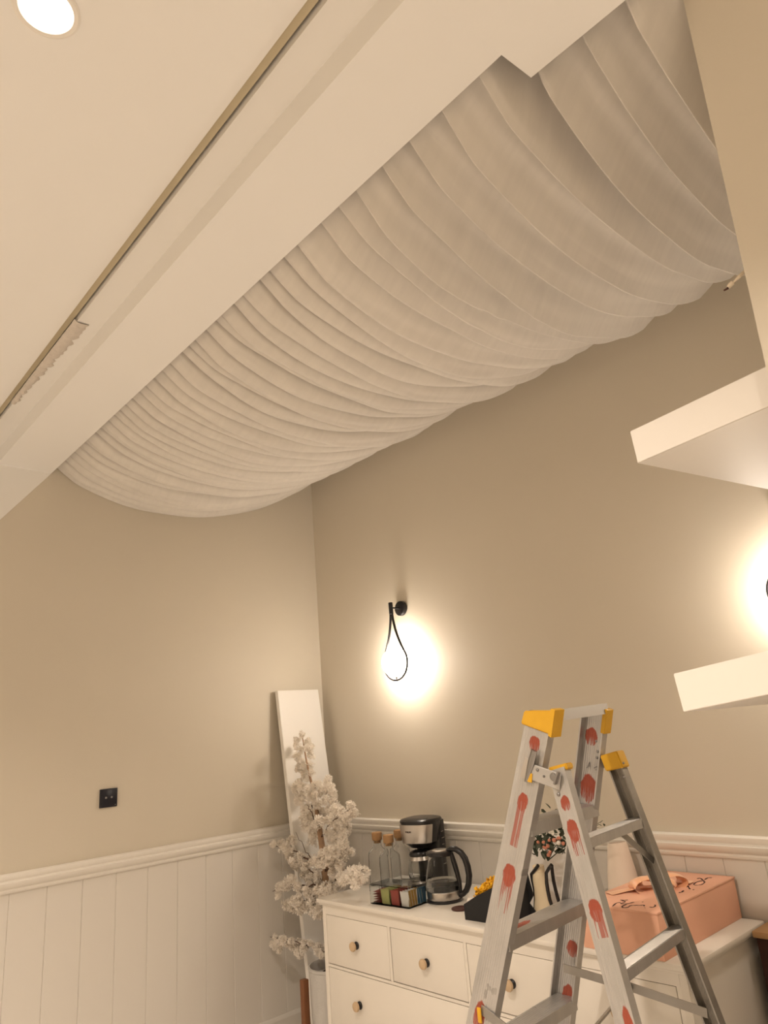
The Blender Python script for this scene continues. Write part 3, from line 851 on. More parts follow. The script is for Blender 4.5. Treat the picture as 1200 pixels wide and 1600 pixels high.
# three square glass bottles with cork stoppers
def bottle(x, y, rz, label):
    t = empty('glass_bottle', (x, y, Z), label, 'bottle', 'cork-stoppered glass bottles', rz)
    def sq(h, z, r=.25, n=8):
        # rounded-square ring
        out = []
        for k in range(n*4):
            a = 2*PI*k/(n*4)
            c, s = math.cos(a), math.sin(a)
            p = 5.0
            rr = h/((abs(c)**p+abs(s)**p)**(1/p))
            out.append((rr*c, rr*s, z))
        return out
    def rd(r, z, n=8): return [(r*math.cos(2*PI*k/(n*4)), r*math.sin(2*PI*k/(n*4)), z) for k in range(n*4)]
    def skin(bm, rings):
        R = [[bm.verts.new(p) for p in r] for r in rings]
        for a, b in zip(R, R[1:]):
            for k in range(len(a)): bm.faces.new((a[k], a[(k+1) % len(a)], b[(k+1) % len(a)], b[k]))
        bm.faces.new(R[0][::-1]); bm.faces.new(R[-1])
    bm = new()
    skin(bm, [sq(.034, 0), sq(.037, .004), sq(.037, .120), sq(.034, .132), rd(.025, .144), rd(.0185, .152), rd(.0175, .165), rd(.0195, .170), rd(.0195, .176),
              rd(.0155, .176), rd(.0155, .152), rd(.022, .142), sq(.031, .130), sq(.0345, .118), sq(.0345, .008), sq(.030, .006)])
    link('bottle_glass', bm, M['glass'], t)
    bm = new(); lathe(bm, [(0, .166), (.015, .166), (.0155, .1765), (.0215, .178), (.0225, .181), (.0228, .206), (.0215, .209), (0, .2095)], seg=28)
    link('cork_stopper', bm, M['cork'], t)
bottle(.607, -.200, .35, 'leftmost of three cork-stoppered glass bottles, beside the blossom tree')
bottle(.722, -.235, .25, 'front one of three cork-stoppered glass bottles, directly behind the tea caddy')
bottle(.662, -.118, .3, 'rear right of three cork-stoppered glass bottles, beside the coffee maker')

# drip coffee maker
CM = Vector((.838, -.130, Z))
t = empty('coffee_maker', CM, 'black and steel drip coffee maker standing behind the glass kettle', 'coffee maker', rz=math.radians(12)); t.scale.z = .97
def oval(bm, rings, mi=0, seg=40):
    """rings: (z, xr, yfront, yback, exponent) closed outline"""
    R = []
    for (z, xr, yf, yb, ex, xo) in rings:
        ring = []
        for k in range(seg):
            a = 2*PI*k/seg; c, s = math.cos(a), math.sin(a)
            sc = 1/((abs(c)**ex+abs(s)**ex)**(1/ex))
            ring.append(bm.verts.new((xo+xr*c*sc, (yf+yb)/2+(yb-yf)/2*s*sc, z)))
        R.append(ring)
    for a, b in zip(R, R[1:]):
        for k in range(seg):
            f = bm.faces.new((a[k], a[(k+1) % seg], b[(k+1) % seg], b[k])); f.material_index = mi
    bm.faces.new(R[0][::-1]).material_index = mi; bm.faces.new(R[-1]).material_index = mi
# front faces -y; the tank stands at the +x side
bm = new(); oval(bm, [(.0, .078, -.085, .055, 3, .01), (.004, .082, -.09, .06, 3, .01), (.020, .082, -.09, .06, 3, .01), (.026, .078, -.086, .058, 3, .01)]); link('base', bm, M['blackp'], t)
bm = new(); oval(bm, [(.026, .050, -.070, .030, 2, -.012), (.030, .050, -.070, .030, 2, -.012)]); link('hot_plate', bm, M['steel_d'], t)
bm = new(); oval(bm, [(.024, .066, .012, .060, 4, .006), (.262, .066, .004, .062, 4, .008)]); link('water_tank', bm, M['blackp'], t)
bm = new(); oval(bm, [(.160, .040, -.060, .02, 2.2, -.01), (.178, .058, -.080, .02, 2.4, -.008), (.182, .070, -.086, .04, 2.6, -.004), (.255, .080, -.094, .05, 2.8, 0), (.262, .080, -.094, .05, 2.8, 0)]); link('filter_housing', bm, M['blackp'], t)
bm = new(); oval(bm, [(.178, .0605, -.0815, .010, 2.4, -.010), (.182, .0715, -.0872, .012, 2.5, -.007), (.254, .0812, -.0952, .012, 2.6, -.003), (.256, .0808, -.0948, .012, 2.6, -.003)])
s_ = link('steel_band', bm, M['steel'], t)
s_['label'] = 'brushed steel band around the filter housing'
bm = new(); oval(bm, [(.262, .083, -.098, .060, 2.8, 0), (.270, .084, -.099, .062, 2.8, 0), (.276, .080, -.092, .058, 2.8, 0), (.280, .060, -.06, .045, 2.8, 0)]); link('lid', bm, M['blackp'], t)
# small dark word plate (lettering) on the band
def text_mesh(name, s, size, m, parent, mtx, label=None, ext=.0004):
    cu = bpy.data.curves.new('txt', 'FONT'); cu.body = s; cu.size = size; cu.extrude = ext; cu.align_x = 'CENTER'; cu.align_y = 'CENTER'
    ob = bpy.data.objects.new('txt', cu); COL.objects.link(ob)
    me = bpy.data.meshes.new_from_object(ob.evaluated_get(bpy.context.evaluated_depsgraph_get()))
    bpy.data.objects.remove(ob); me.name = name
    me.transform(mtx); me.materials.clear(); me.materials.append(m)
    o = bpy.data.objects.new(name, me); COL.objects.link(o); o.parent = parent
    if label: o['label'] = label
    return o
bpy.context.view_layer.update()
text_mesh('lettering', 'PHILIPS', .010, M['ink'], t, Matrix.Translation((-.018, -.0940, .228)) @ Matrix.Rotation(-.12, 4, 'Z') @ Matrix.Rotation(PI/2-.10, 4, 'X'), 'small dark lettering')
bm = new()
for k in range(6): box(bm, (.0735, .018, .085+k*.026), (.0752, .034 if k % 2 else .040, .087+k*.026))
link('level_marks', bm, M['steel'], t)['kind'] = 'stuff'
# carafe
bm = new(); lathe(bm, [(0, .031), (.040, .031), (.050, .040), (.054, .062), (.052, .085), (.044, .112), (.040, .128), (.042, .134), (.040, .134), (.0385, .128), (.042, .112), (.0495, .085), (.0515, .062), (.048, .043), (.039, .0335), (0, .0335)], (-.012, -.032, 0), 40)
link('carafe', bm, M['glass'], t)
bm = new(); lathe(bm, [(0, .150), (.020, .150), (.040, .144), (.044, .136), (.044, .130), (.041, .130), (.041, .134), (0, .134)], (-.012, -.032, 0), 36)
link('carafe_lid', bm, M['blackp'], t)
bm = new(); lathe(bm, [(.0455, .112), (.047, .112), (.043, .126), (.0415, .126)], (-.012, -.032, 0), 36, closed=True); link('carafe_band', bm, M['steel'], t)

# glass kettle
KX, KY = 1.078, -.285
t = empty('glass_kettle', (KX, KY, Z), 'glass electric kettle with black handle in front of the coffee maker', 'kettle', rz=math.radians(18))
bm = new(); lathe(bm, [(0, 0), (.066, 0), (.069, .003), (.069, .008), (.066, .010), (0, .010)], seg=44); link('power_base', bm, M['blackp'], t)
bm = new(); lathe(bm, [(0, .0105), (.0655, .0105), (.067, .014), (.0675, .034), (.066, .038), (0, .038)], seg=44); link('steel_ring', bm, M['steel'], t)
bm = new(); lathe(bm, [(.060, .038), (.0655, .039), (.068, .050), (.067, .075), (.060, .110), (.052, .140), (.047, .162), (.0455, .162), (.050, .140), (.058, .110), (.065, .075), (.066, .052), (.0635, .0405), (.058, .040)], seg=48, closed=True)
link('glass_body', bm, M['glass'], t)
bm = new(); lathe(bm, [(0, .0405), (.0625, .0405), (.0648, .053), (.0640, .072), (.0635, .0725), (0, .0725)], seg=44); link('water', bm, M['water'], t)
bm = new(); lathe(bm, [(.0475, .158), (.0495, .160), (.0495, .170), (.046, .174), (0, .175), (0, .168), (.042, .166), (.0455, .160)], seg=44)
# spout lip pulled out at -x
for v in bm.verts:
    if v.co.x < -.03: v.co.x -= .010*min(1, (-.03-v.co.x)/.02)
link('rim', bm, M['blackp'], t)
bm = new(); lathe(bm, [(0, .1745), (.034, .1745), (.034, .178), (.028, .180), (0, .1805)], seg=36); link('lid', bm, M['steel'], t)
# handle: wide ribbon arching from the rim to the base on +x side
hp = [(.030, .174), (.048, .182), (.068, .180), (.088, .168), (.102, .148), (.110, .120), (.112, .090), (.107, .062), (.096, .040), (.080, .026), (.066, .020)]
bm = new()
R = []
for i, (x, z) in enumerate(hp):
    x0, z0 = hp[max(0, i-1)]; x1, z1 = hp[min(len(hp)-1, i+1)]
    tx, tz = x1-x0, z1-z0; l = math.hypot(tx, tz); nx, nz = -tz/l, tx/l
    th_ = .0085 + .004*math.sin(PI*i/(len(hp)-1)); wd = .011
    ring = []
    for k in range(12):
        a = 2*PI*k/12
        ring.append(bm.verts.new((x+nx*th_*math.cos(a), wd*math.sin(a), z+nz*th_*math.cos(a))))
    R.append(ring)
for a, b in zip(R, R[1:]):
    for k in range(12): bm.faces.new((a[k], a[(k+1) % 12], b[(k+1) % 12], b[k]))
bm.faces.new(R[0][::-1]); bm.faces.new(R[-1])
link('handle', bm, M['blackp'], t, angle=50)
bm = new()
tube(bm, [(.046, 0, .166), (.052, 0, .14), (.061, 0, .105), (.068, 0, .070), (.069, 0, .030)], [.008, .010, .010, .009, .007], 10)
link('handle_strip', bm, M['blackp'], t)

# brown round lid
t = None
bm = new(); lathe(bm, [(0, 0), (.031, 0), (.033, .002), (.033, .005), (.031, .0065), (.025, .0062), (0, .0062)], seg=36)
o = link('round_lid', bm, M['brown']); o.location = (1.222, -.355, Z); tag(o, 'small dark brown round lid lying in front of the kettle', 'lid')

# black flower box with yellow flowers
A = at(727, 1437, 2, Z)
t = empty('flower_box', (A.x, A.y, Z), 'angular black box planter beside the kettle holding yellow flowers', 'planter', rz=math.radians(2))
bm = new()
Wb, Db = .205, .10
fpts = [(0, 0), (.222, 0), (.224, .030), (.205, .050), (.225, .075), (.210, .148), (.125, .106), (.060, .078), (0, .047)]
th = .004
def plate(bm, pts, y0, y1):
    F = [bm.verts.new((x, y0, z)) for x, z in pts]; B = [bm.verts.new((x, y1, z)) for x, z in pts]
    n = len(pts)
    for i in range(n): bm.faces.new((F[i], F[(i+1) % n], B[(i+1) % n], B[i]))
    bm.faces.new(F[::-1]); bm.faces.new(B)
plate(bm, fpts, 0, th); link('front_panel', bm, M['blackm'], t)
bm = new(); plate(bm, fpts, Db-th, Db); link('rear_panel', bm, M['blackm'], t)
bm = new(); box(bm, (0, th, 0), (th, Db-th, .046)); link('end_panel', bm, M['blackm'], t)
bm = new(); box(bm, (Wb-th, th, 0), (Wb, Db-th, .13)); link('end_panel', bm, M['blackm'], t)
bm = new(); box(bm, (th, th, 0), (Wb-th, Db-th, .035)); link('filling', bm, M['soil'], t)
inner = empty('flower_arrangement', (A.x, A.y, Z+.036), 'yellow artificial flowers bunched in the black planter', 'flowers')
def petal_ball(seed, R):
    rnd2 = random.Random(seed); bm = new()
    for i in range(34):
        d = Vector((rnd2.gauss(0, 1), rnd2.gauss(0, 1), rnd2.gauss(.5, .8))).normalized()
        c = d*R*rnd2.uniform(.3, .9); q = d.to_track_quat('Z', 'Y').to_matrix() @ Matrix.Rotation(rnd2.uniform(0, 6.28), 3, 'Z')
        s = R*rnd2.uniform(.4, .65)
        vs = [bm.verts.new(c + q @ Vector((s*x, s*y, s*z))) for x, y, z in ((0, 0, -.1), (.5, -.45, .1), (1, -.25, .4), (1.05, .2, .5), (.55, .45, .15))]
        bm.faces.new((vs[0], vs[1], vs[2], vs[3])); bm.faces.new((vs[0], vs[3], vs[4]))
    me = bpy.data.meshes.new('flower'); bm.to_mesh(me); bm.free(); me.materials.append(M['yflower']); return me
PB = [petal_ball(s, .02) for s in range(4)]
rf = random.Random(2)
for (x, y, z) in ((.012, .03, .052), (.03, .05, .072), (.045, .03, .082), (.062, .06, .092), (.075, .03, .090), (.09, .05, .100), (.105, .03, .098), (.12, .06, .098), (.135, .04, .094), (.022, .08, .080), (.05, .09, .098), (.08, .09, .105), (.11, .09, .105), (.04, .06, .06), (.155, .07, .09), (.018, .055, .045), (.17, .05, .075)):
    o = bpy.data.objects.new('flower', rf.choice(PB)); COL.objects.link(o); o.parent = inner
    o.location = (x+.004, y, z-.046+.010*(x/.1)); o.rotation_euler = (rf.uniform(-.4, .4), rf.uniform(-.4, .4), rf.uniform(0, 6)); k = rf.uniform(.75, 1.1); o.scale = (k, k, k*1.15)
bm = new()
for (x, y, z) in ((.03, .05, .03), (.06, .06, .04), (.09, .05, .05), (.12, .06, .05), (.15, .06, .04)): tube(bm, [(x, y, 0), (x+.004, y, z)], .0015, 6)
link('stems', bm, M['leafg'], inner)
bm = new(); lathe(bm, [(.0, .004), (.010, .0), (.015, .01), (.017, .022), (.012, .030), (.0, .031)], (.018, .022, -.001), 16); link('seed_pod', bm, M['berryw'], inner, )['label'] = 'pale pod at the left end'

# pearl card with the black outlined candle holder and flowers behind the ladder
V = Vector((1.60, -.26, Z))
t = empty('candle_holder', (at(850, 1420, 1, -.305).x, -.305, Z), 'black wire-framed cream candle holder seen between the ladder rails', 'candle holder', rz=math.radians(20))
def P(u, v, y): return at(u, v, 1, y)
# cream waisted body
bm = new(); lathe(bm, [(0, .006), (.034, .006), (.036, .012), (.033, .030), (.029, .060), (.027, .090), (.027, .118), (.024, .134), (.019, .140), (.019, .160), (0, .160)], seg=32); link('candle_body', bm, M['cream'], t)
HC = t.location
def strap(px, y):
    bm = new(); tube(bm, [at(u, v, 1, y) for u, v in px], [.0058]*len(px), 8); child('frame_strap', bm, M['black'], t)
strap([(841, 1352), (836, 1359), (830.5, 1366), (832, 1375), (835, 1388), (837, 1402), (836.5, 1415), (835.5, 1429)], -.325)
strap([(862, 1351), (857.5, 1357), (853.5, 1364), (854, 1378), (856, 1392), (859, 1406), (864, 1420), (866, 1427)], -.325)
strap([(862, 1352), (863, 1362), (865, 1376), (868, 1390), (871.5, 1403), (875, 1414), (877, 1421)], -.285)
strap([(839, 1352), (836, 1358), (834, 1366), (836, 1378), (838, 1390), (840, 1404), (842, 1418)], -.285)
bm = new(); box(bm, (-.045, -.036, 0), (.045, .036, .0055), .002); link('base_plate', bm, M['black'], t)
# pearl card screen behind it
card = empty('gift_bag', (at(852, 1400, 1, -.17).x, -.17, Z), 'shiny pearl-white gift bag standing behind the candle holder', 'bag', rz=math.radians(25))
bm = new(); n = 12; F = []; B = []
for i in range(n+1):
    rowF = []; rowB = []
    for j in range(n+1):
        x = -.100+.20*i/n; z = .200*j/n
        d = .014*(1-j/n)+.004
        wv = .003*noise.noise(Vector((x*30, z*20, 1)))
        rowF.append(bm.verts.new((x, -d+wv, z))); rowB.append(bm.verts.new((x, d+wv, z)))
    F.append(rowF); B.append(rowB)
for i in range(n):
    for j in range(n):
        bm.faces.new((F[i][j], F[i+1][j], F[i+1][j+1], F[i][j+1])); bm.faces.new((B[i][j], B[i][j+1], B[i+1][j+1], B[i+1][j]))
for j in range(n):
    bm.faces.new((F[0][j], F[0][j+1], B[0][j+1], B[0][j])); bm.faces.new((F[n][j], B[n][j], B[n][j+1], F[n][j+1]))
for i in range(n): bm.faces.new((F[i][0], B[i][0], B[i+1][0], F[i+1][0]))
link('bag_body', bm, M['mirror'], card)
# dark sprig bouquet: leaves and buds
bq = empty('leaf_bouquet', (1.625, -.20, Z+.15), 'bouquet of dark green leaves with pink buds behind the ladder', 'flowers')
def leaf_mesh(m, s):
    bm = new(); vs = [bm.verts.new((s*x, s*y, s*z)) for x, y, z in ((0, 0, 0), (.3, -.32, .06), (.75, -.34, .0), (1, 0, -.12), (.75, .34, .0), (.3, .32, .06), (.5, 0, -.05))]
    for a, b in ((0, 1), (1, 2), (2, 3), (3, 4), (4, 5), (5, 0)): bm.faces.new((vs[6], vs[a], vs[b]))
    me = bpy.data.meshes.new('leaf'); bm.to_mesh(me); bm.free(); me.materials.append(m); return me
LM = [leaf_mesh(M['leafd'], .030), leaf_mesh(M['leafg'], .028), leaf_mesh(M['leafd'], .024)]
rb_ = random.Random(9)
def put(me, name, p, sc=1, rot=None):
    o = bpy.data.objects.new(name, me); COL.objects.link(o); o.parent = bq; o.location = Vector(p)-bq.location
    o.rotation_euler = rot or (rb_.uniform(-1, 1), rb_.uniform(-1, 1), rb_.uniform(0, 6.28)); o.scale = (sc,)*3
for i in range(64):
    u = rb_.uniform(826, 886); v = 1312+rb_.gauss(0, 9)+(u-855)*.06
    put(rb_.choice(LM), 'leaf', P(u, v, -.27+rb_.uniform(-.05, .04)), rb_.uniform(.8, 1.15))
for (u, v) in ((832, 1325), (838, 1322), (866, 1330), (872, 1332), (880, 1334), (868, 1324), (876, 1326), (884, 1326), (830, 1332), (882, 1312), (862, 1334)): put(LM[0], 'leaf', P(u, v, -.30), 1.15)
for (u, v) in ((853, 1268), (860, 1264), (866, 1266), (868, 1272), (862, 1272)): put(LM[0], 'leaf', P(u, v, -.25), .95)
for (u, v) in ((935, 1288), (940, 1283), (944, 1291), (936, 1294), (930, 1292)): put(LM[2], 'leaf', P(u, v, -.2), .5)
bm = new()
for (u, v) in ((857, 1268), (845, 1275), (936, 1288), (942, 1282), (835, 1310), (880, 1310), (866, 1325), (850, 1315)):
    y = -.25
    tube(bm, [P(856, 1345, -.22)-bq.location, (P(856, 1345, -.22)+P(u, v, y))*.5-bq.location+Vector((0, 0, .01)), P(u, v, y)-bq.location], [.0018, .0014, .0008], 6)
link('stems', bm, M['leafd'], bq)
def bud(m, r):
    bm = new(); lathe(bm, [(0, -r*1.1), (r*.7, -r*.7), (r, 0), (r*.8, r*.7), (r*.25, r*1.2), (0, r*1.25)], seg=10); me = bpy.data.meshes.new('bud'); bm.to_mesh(me); bm.free(); me.materials.append(m)
    for p in me.polygons: p.use_smooth = True
    return me
B1, B2_ = bud(M['berry'], .0065), bud(M['berryw'], .0075)
for (u, v) in ((849, 1316), (856, 1322), (866, 1313), (872, 1310), (875, 1310), (850, 1324), (853, 1325), (859, 1332), (858, 1313), (857, 1336), (841, 1316), (880, 1318)): put(B1, 'bud', P(u, v, -.325), rb_.uniform(.75, 1.1))
put(B2_, 'bud', P(873, 1317, -.33), 1); put(B2_, 'bud', P(864, 1304, -.31), .6)

# tall ivory vase
A = at(938, 1408, 2, Z)
t = empty('tapered_vase', (1.735, -.085, Z), 'tall tapered ivory vase standing behind the peach gift box', 'vase')
bm = new(); lathe(bm, [(0, 0), (.046, 0), (.052, .004), (.055, .02), (.054, .06), (.048, .11), (.040, .16), (.034, .195), (.031, .206), (.0285, .206), (.031, .19), (.037, .155), (.045, .11), (.051, .06), (.051, .02), (.046, .006), (0, .006)], seg=44)
for v in bm.verts:
    if v.co.z > .19: v.co.z += .10*v.co.x
link('vase_body', bm, M['ivory'], t)

# peach gift box with ribbon and handwriting
BX0, BX1, BY0, BY1, BH = 1.835, 2.085, -.505, -.012, .115
t = empty('gift_box', ((BX0+BX1)/2, (BY0+BY1)/2, Z), 'large peach-pink gift box with bow and handwriting on the dresser', 'box')
bm = new(); box(bm, (BX0+.002, BY0+.002, Z), (BX1-.002, BY1-.002, Z+BH-.006), .0012); child('box_body', bm, M['peach'], t)
bm = new(); box(bm, (BX0, BY0, Z+BH-.006), (BX1, BY1, Z+BH), .0015); child('lid', bm, M['peach'], t)
ZT = Z+BH+.0006
def ribbon_strip(bm, pts, w0, up=Vector((0, 0, 1))):
    pts = [Vector(p) for p in pts]; L_ = []
    for i, p in enumerate(pts):
        tt = (pts[min(i+1, len(pts)-1)]-pts[max(0, i-1)]).normalized()
        ww = w0[i] if isinstance(w0, list) else w0
        s = tt.cross(up)
        if s.length < .1: s = tt.cross(Vector((1, 0, 0)))
        s.normalize()
        L_.append((bm.verts.new(p-s*ww), bm.verts.new(p+Vector((0, 0, .0015))), bm.verts.new(p+s*ww)))
    for a, b in zip(L_, L_[1:]):
        bm.faces.new((a[0], a[1], b[1], b[0])); bm.faces.new((a[1], a[2], b[2], b[1]))
bc = Vector((1.965, -.262, ZT+.010))
bm = new()
def loop(dirv, ln, hgt, wd):
    d = Vector(dirv).normalized(); pts = []; ws = []
    for i in range(17):
        a = 2*PI*i/16
        pts.append(bc + d*(ln/2*(1-math.cos(a))) + Vector((0, 0, hgt*math.sin(a)*.6+hgt*.35))); ws.append(wd*(.35+.65*(1-math.cos(a))/2))
    ribbon_strip(bm, pts, ws, up=d)
    return
def bowloop(dx, dy, ln, h, wd):
    d = Vector((dx, dy, 0)).normalized(); s = Vector((-d.y, d.x, 0)); rows = []
    for i in range(17):
        a = 2*PI*i/16
        c = bc + d*(ln/2*(1-math.cos(a))) + Vector((0, 0, h*math.sin(a)+h*.55-.004))
        ww = wd*(.3+.7*math.sin(a/2))
        rows.append([bm.verts.new(c+s*ww*q+Vector((0, 0, .004*math.cos(q*3)))) for q in (-1, -.33, .33, 1)])
    for a, b in zip(rows, rows[1:]):
        for k in range(3): bm.faces.new((a[k], a[k+1], b[k+1], b[k]))
bowloop(-.6, -.8, .085, .020, .028); bowloop(.45, .9, .085, .020, .028); bowloop(-.9, -.1, .06, .014, .020); bowloop(.9, .3, .05, .014, .020)
child('bow', bm, M['ribbon'], t, label='shiny peach ribbon bow')
bm = new()
ribbon_strip(bm, [bc, bc+Vector((-.03, -.04, .002)), bc+Vector((-.075, -.07, -.006)), bc+Vector((-.10, -.12, -.0090))], [.008, .014, .018, .020])
ribbon_strip(bm, [bc, bc+Vector((.02, .05, .002)), bc+Vector((.04, .09, -.006)), bc+Vector((.03, .13, -.0090))], [.008, .014, .016, .016])
child('ribbon_tail', bm, M['ribbon'], t)
# handwriting: brush-pen scrawl, thin raised ink strokes
def scrawl(strokes, r=.0017):
    bm = new()
    for st in strokes:
        P_ = [at(u, v, 2, ZT) for u, v in st]
        Q = []
        for i in range(len(P_)-1):
            p0 = P_[max(0, i-1)]; p1 = P_[i]; p2 = P_[i+1]; p3 = P_[min(len(P_)-1, i+2)]
            for k in range(5):
                s = k/5
                Q.append(.5*((2*p1)+(p2-p0)*s+(2*p0-5*p1+4*p2-p3)*s*s+(3*p1-p0-3*p2+p3)*s**3))
        Q.append(P_[-1])
        rr = [r*(.5+.7*abs(math.sin(i*.55))) for i in range(len(Q))]
        tube(bm, Q, rr, 5)
    for v in bm.verts: v.co.z = ZT + (v.co.z-ZT)*.15
    child('handwriting', bm, M['ink'], t, label='dark brown handwritten script')
S1 = [[(957, 1416), (963, 1411), (970, 1410)], [(969, 1406), (975, 1406.5), (981, 1406)], [(971, 1407), (977, 1409), (970, 1412), (980, 1412), (988, 1410), (991, 1409.5)],
      [(979, 1413), (972, 1416), (974, 1418), (981, 1417.5), (985, 1415), (993, 1414.5), (1001, 1414.5), (1006, 1414), (1006.5, 1416)], [(1003, 1409.5), (1005, 1409)], [(1015, 1417), (1020, 1417.6), (1024, 1415.5), (1023, 1413.8)], [(1007, 1418.4), (1008, 1418.2)]]
S2 = [[(1048, 1367.5), (1052, 1367)], [(1065, 1394), (1068, 1391.5), (1066, 1393)], [(1071, 1386), (1074, 1384), (1076, 1386), (1078, 1389)], [(1083, 1389.6), (1084, 1390.2)],
      [(1089, 1373), (1094, 1372), (1098, 1375), (1101, 1378.5), (1096, 1382), (1088, 1383), (1084, 1381.5), (1090, 1377.5), (1098, 1376)], [(1101, 1374.5), (1106, 1371.5), (1112, 1371.5)], [(1061, 1395), (1063, 1394)]]
scrawl(S1, .0022); scrawl(S2, .0026)

# ================================================================== LADDER
ALU_NF = alu('ladder_alu_near_front', [(.038, .070, .015, .019, .0), (.036, .205, .014, .021, .105), (.038, .372, .018, .026, .085), (.032, .69, .016, .034, 0)])
ALU_FF = alu('ladder_alu_far_front', [(.026, .076, .019, .024, 0), (.034, .212, .024, .038, 0), (.040, .640, .018, .022, .0), (.042, .77, .018, .036, .0)])
ALU_NR = alu('ladder_alu_near_rear', [(.024, .074, .013, .016, 0), (.025, .130, .015, .024, .05), (.027, .283, .016, .022, .05), (.032, .48, .010, .034, 0)])
ALU = alu('ladder_alu_plain', [])
ALU_FR = alu('ladder_alu_far_rear', [], tint=(.34, .32, .29))
STEPM = alu('ladder_alu_step', [(.10, .035, .045, .012, 0)], rough=.36)
LAD = empty('step_ladder', (2.02, -.87, 0), 'aluminium step ladder with yellow caps and red paint marks in front of the dresser', 'ladder')
ZTF, ZTR = 1.600, 1.478
def nf(z): return Vector((2.157-.37*(1.594-z), -1.0-.085*(1.594-z), z))
def ff(z): return Vector((2.128-.37*(1.594-z), -.70+.065*(1.594-z), z))
def nr(z): return Vector((2.192+.222*(1.473-z), -1.0-.085*(1.594-z), z))
def fr_(z): return Vector((2.157+.207*(1.468-z), -.70+.065*(1.594-z), z))
def rail(fn, ztop, width, inward, m, name, fl=.024, label=None):
    """C-channel: web faces outwards, flanges point inwards (y sign = inward)"""
    a, b = fn(ztop), fn(.012)
    d = (b-a).normalized(); L_ = (b-a).length
    side = Vector((0, inward, 0)); side = (side - d*side.dot(d)).normalized()
    wdir = d.cross(side).normalized()
    if wdir.x < 0: wdir = -wdir
    h = width/2; th = .0022; lip = .004
    prof = [(-h, 0), (-h, fl), (-h+lip, fl), (-h+lip, fl-th), (-h+th, fl-th), (-h+th, th)]
    # inner web with shallow ribs
    nr_ = 9
    for i in range(nr_*2+1):
        p = -h+.008+(width-.016)*i/(nr_*2); prof.append((p, th + (.0007 if i % 2 else 0)))
    prof += [(h-th, th), (h-th, fl-th), (h-lip, fl-th), (h-lip, fl), (h, fl), (h, 0)]
    for i in range(nr_*2, -1, -1):
        p = -h+.008+(width-.016)*i/(nr_*2); prof.append((p, -(.0006 if i % 2 else 0)))
    bm = new(); uvl = bm.loops.layers.uv.new('UVMap')
    n = len(prof); nseg = 8
    rings = []
    for s in range(nseg+1):
        c = a.lerp(b, s/nseg)
        rings.append([bm.verts.new(c+wdir*p+side*q) for p, q in prof])
    for s in range(nseg):
        for i in range(n):
            j = (i+1) % n
            f = bm.faces.new((rings[s][i], rings[s][j], rings[s+1][j], rings[s+1][i]))
            vals = [(prof[i][0]+h, L_*s/nseg), (prof[j][0]+h, L_*s/nseg), (prof[j][0]+h, L_*(s+1)/nseg), (prof[i][0]+h, L_*(s+1)/nseg)]
            for lp, q in zip(f.loops, vals): lp[uvl].uv = q
    bm.faces.new(rings[0][::-1]); bm.faces.new(rings[-1])
    o = child(name, bm, m, LAD, angle=20, label=label)
    return d, wdir, side
dNF, wNF, sNF = rail(nf, ZTF, .070, 1, ALU_NF, 'front_rail', label='near front rail with red paint marks')
dFF, wFF, sFF = rail(ff, ZTF, .070, -1, ALU_FF, 'front_rail', label='far front rail with red paint marks inside')
dNR, wNR, sNR = rail(nr, ZTR, .046, 1, ALU_NR, 'rear_rail', .022, label='near rear rail with red paint marks')
dFR, wFR, sFR = rail(fr_, ZTR, .040, -1, ALU_FR, 'rear_rail', .024)

def step(A, B, depth, lip, m, name='step', tilt=0, xoff=0):
    """tread between near point A and far point B"""
    A = Vector(A); B = Vector(B); d = (B-A).normalized(); L_ = (B-A).length
    across = Vector((0, 0, 1)).cross(d).normalized()
    if across.x > 0: across = -across          # towards -x (front)
    h = depth/2; th = .002
    prof = [(-h, -lip), (-h, 0)]
    nrib = 8
    for i in range(nrib*2+1):
        prof.append((-h+.004+(depth-.008)*i/(nrib*2), (.0012 if i % 2 else 0)))
    prof += [(h, 0), (h, -lip), (h-.006, -lip), (h-.006, -lip+th), (h-th, -lip+th), (h-th, -th), (-h+th, -th), (-h+th, -lip+th), (-h+.006, -lip+th), (-h+.006, -lip)]
    bm = new(); uvl = bm.loops.layers.uv.new('UVMap')
    up = Vector((0, 0, 1))
    Rg = [[bm.verts.new(P_+across*p+up*q) for p, q in prof] for P_ in (A, B)]
    n = len(prof)
    for i in range(n):
        j = (i+1) % n
        f = bm.faces.new((Rg[0][i], Rg[0][j], Rg[1][j], Rg[1][i]))
        for lp, q in zip(f.loops, ((0, prof[i][0]+h), (0, prof[j][0]+h), (L_, prof[j][0]+h), (L_, prof[i][0]+h))): lp[uvl].uv = q
    bm.faces.new(Rg[0][::-1]); bm.faces.new(Rg[1])
    return child(name, bm, m, LAD, angle=20)
inn = .0035
def stepz(z, i):
    A = nf(z)+Vector((0, inn, 0)); B = ff(z)-Vector((0, inn, 0))
    step(A, B, .064, .028, STEPM if i in (1, 2) else ALU)
for i, z in enumerate((1.362, 1.122, .882, .642, .402, .162)): stepz(z, i)
def rungz(z):
    A = nr(z)+Vector((0, inn, 0)); B = fr_(z)-Vector((0, inn, 0))
    step(A, B, .036, .020, ALU, 'rear_rung')
for z in (1.333, 1.095, .857, .619, .381, .143): rungz(z)
# top bar between the caps
A = nf(1.592)+Vector((.022, .010, 0)); B = ff(1.600)+Vector((.022, -.010, 0))
bm = new(); uvl = bm.loops.layers.uv.new('UVMap')
prism(bm, [(-.014, -.013), (.014, -.013), (.014, .013), (-.014, .013)], A, B, (1, 0, 0), (0, 0, 1)); child('top_bar', bm, ALU, LAD)
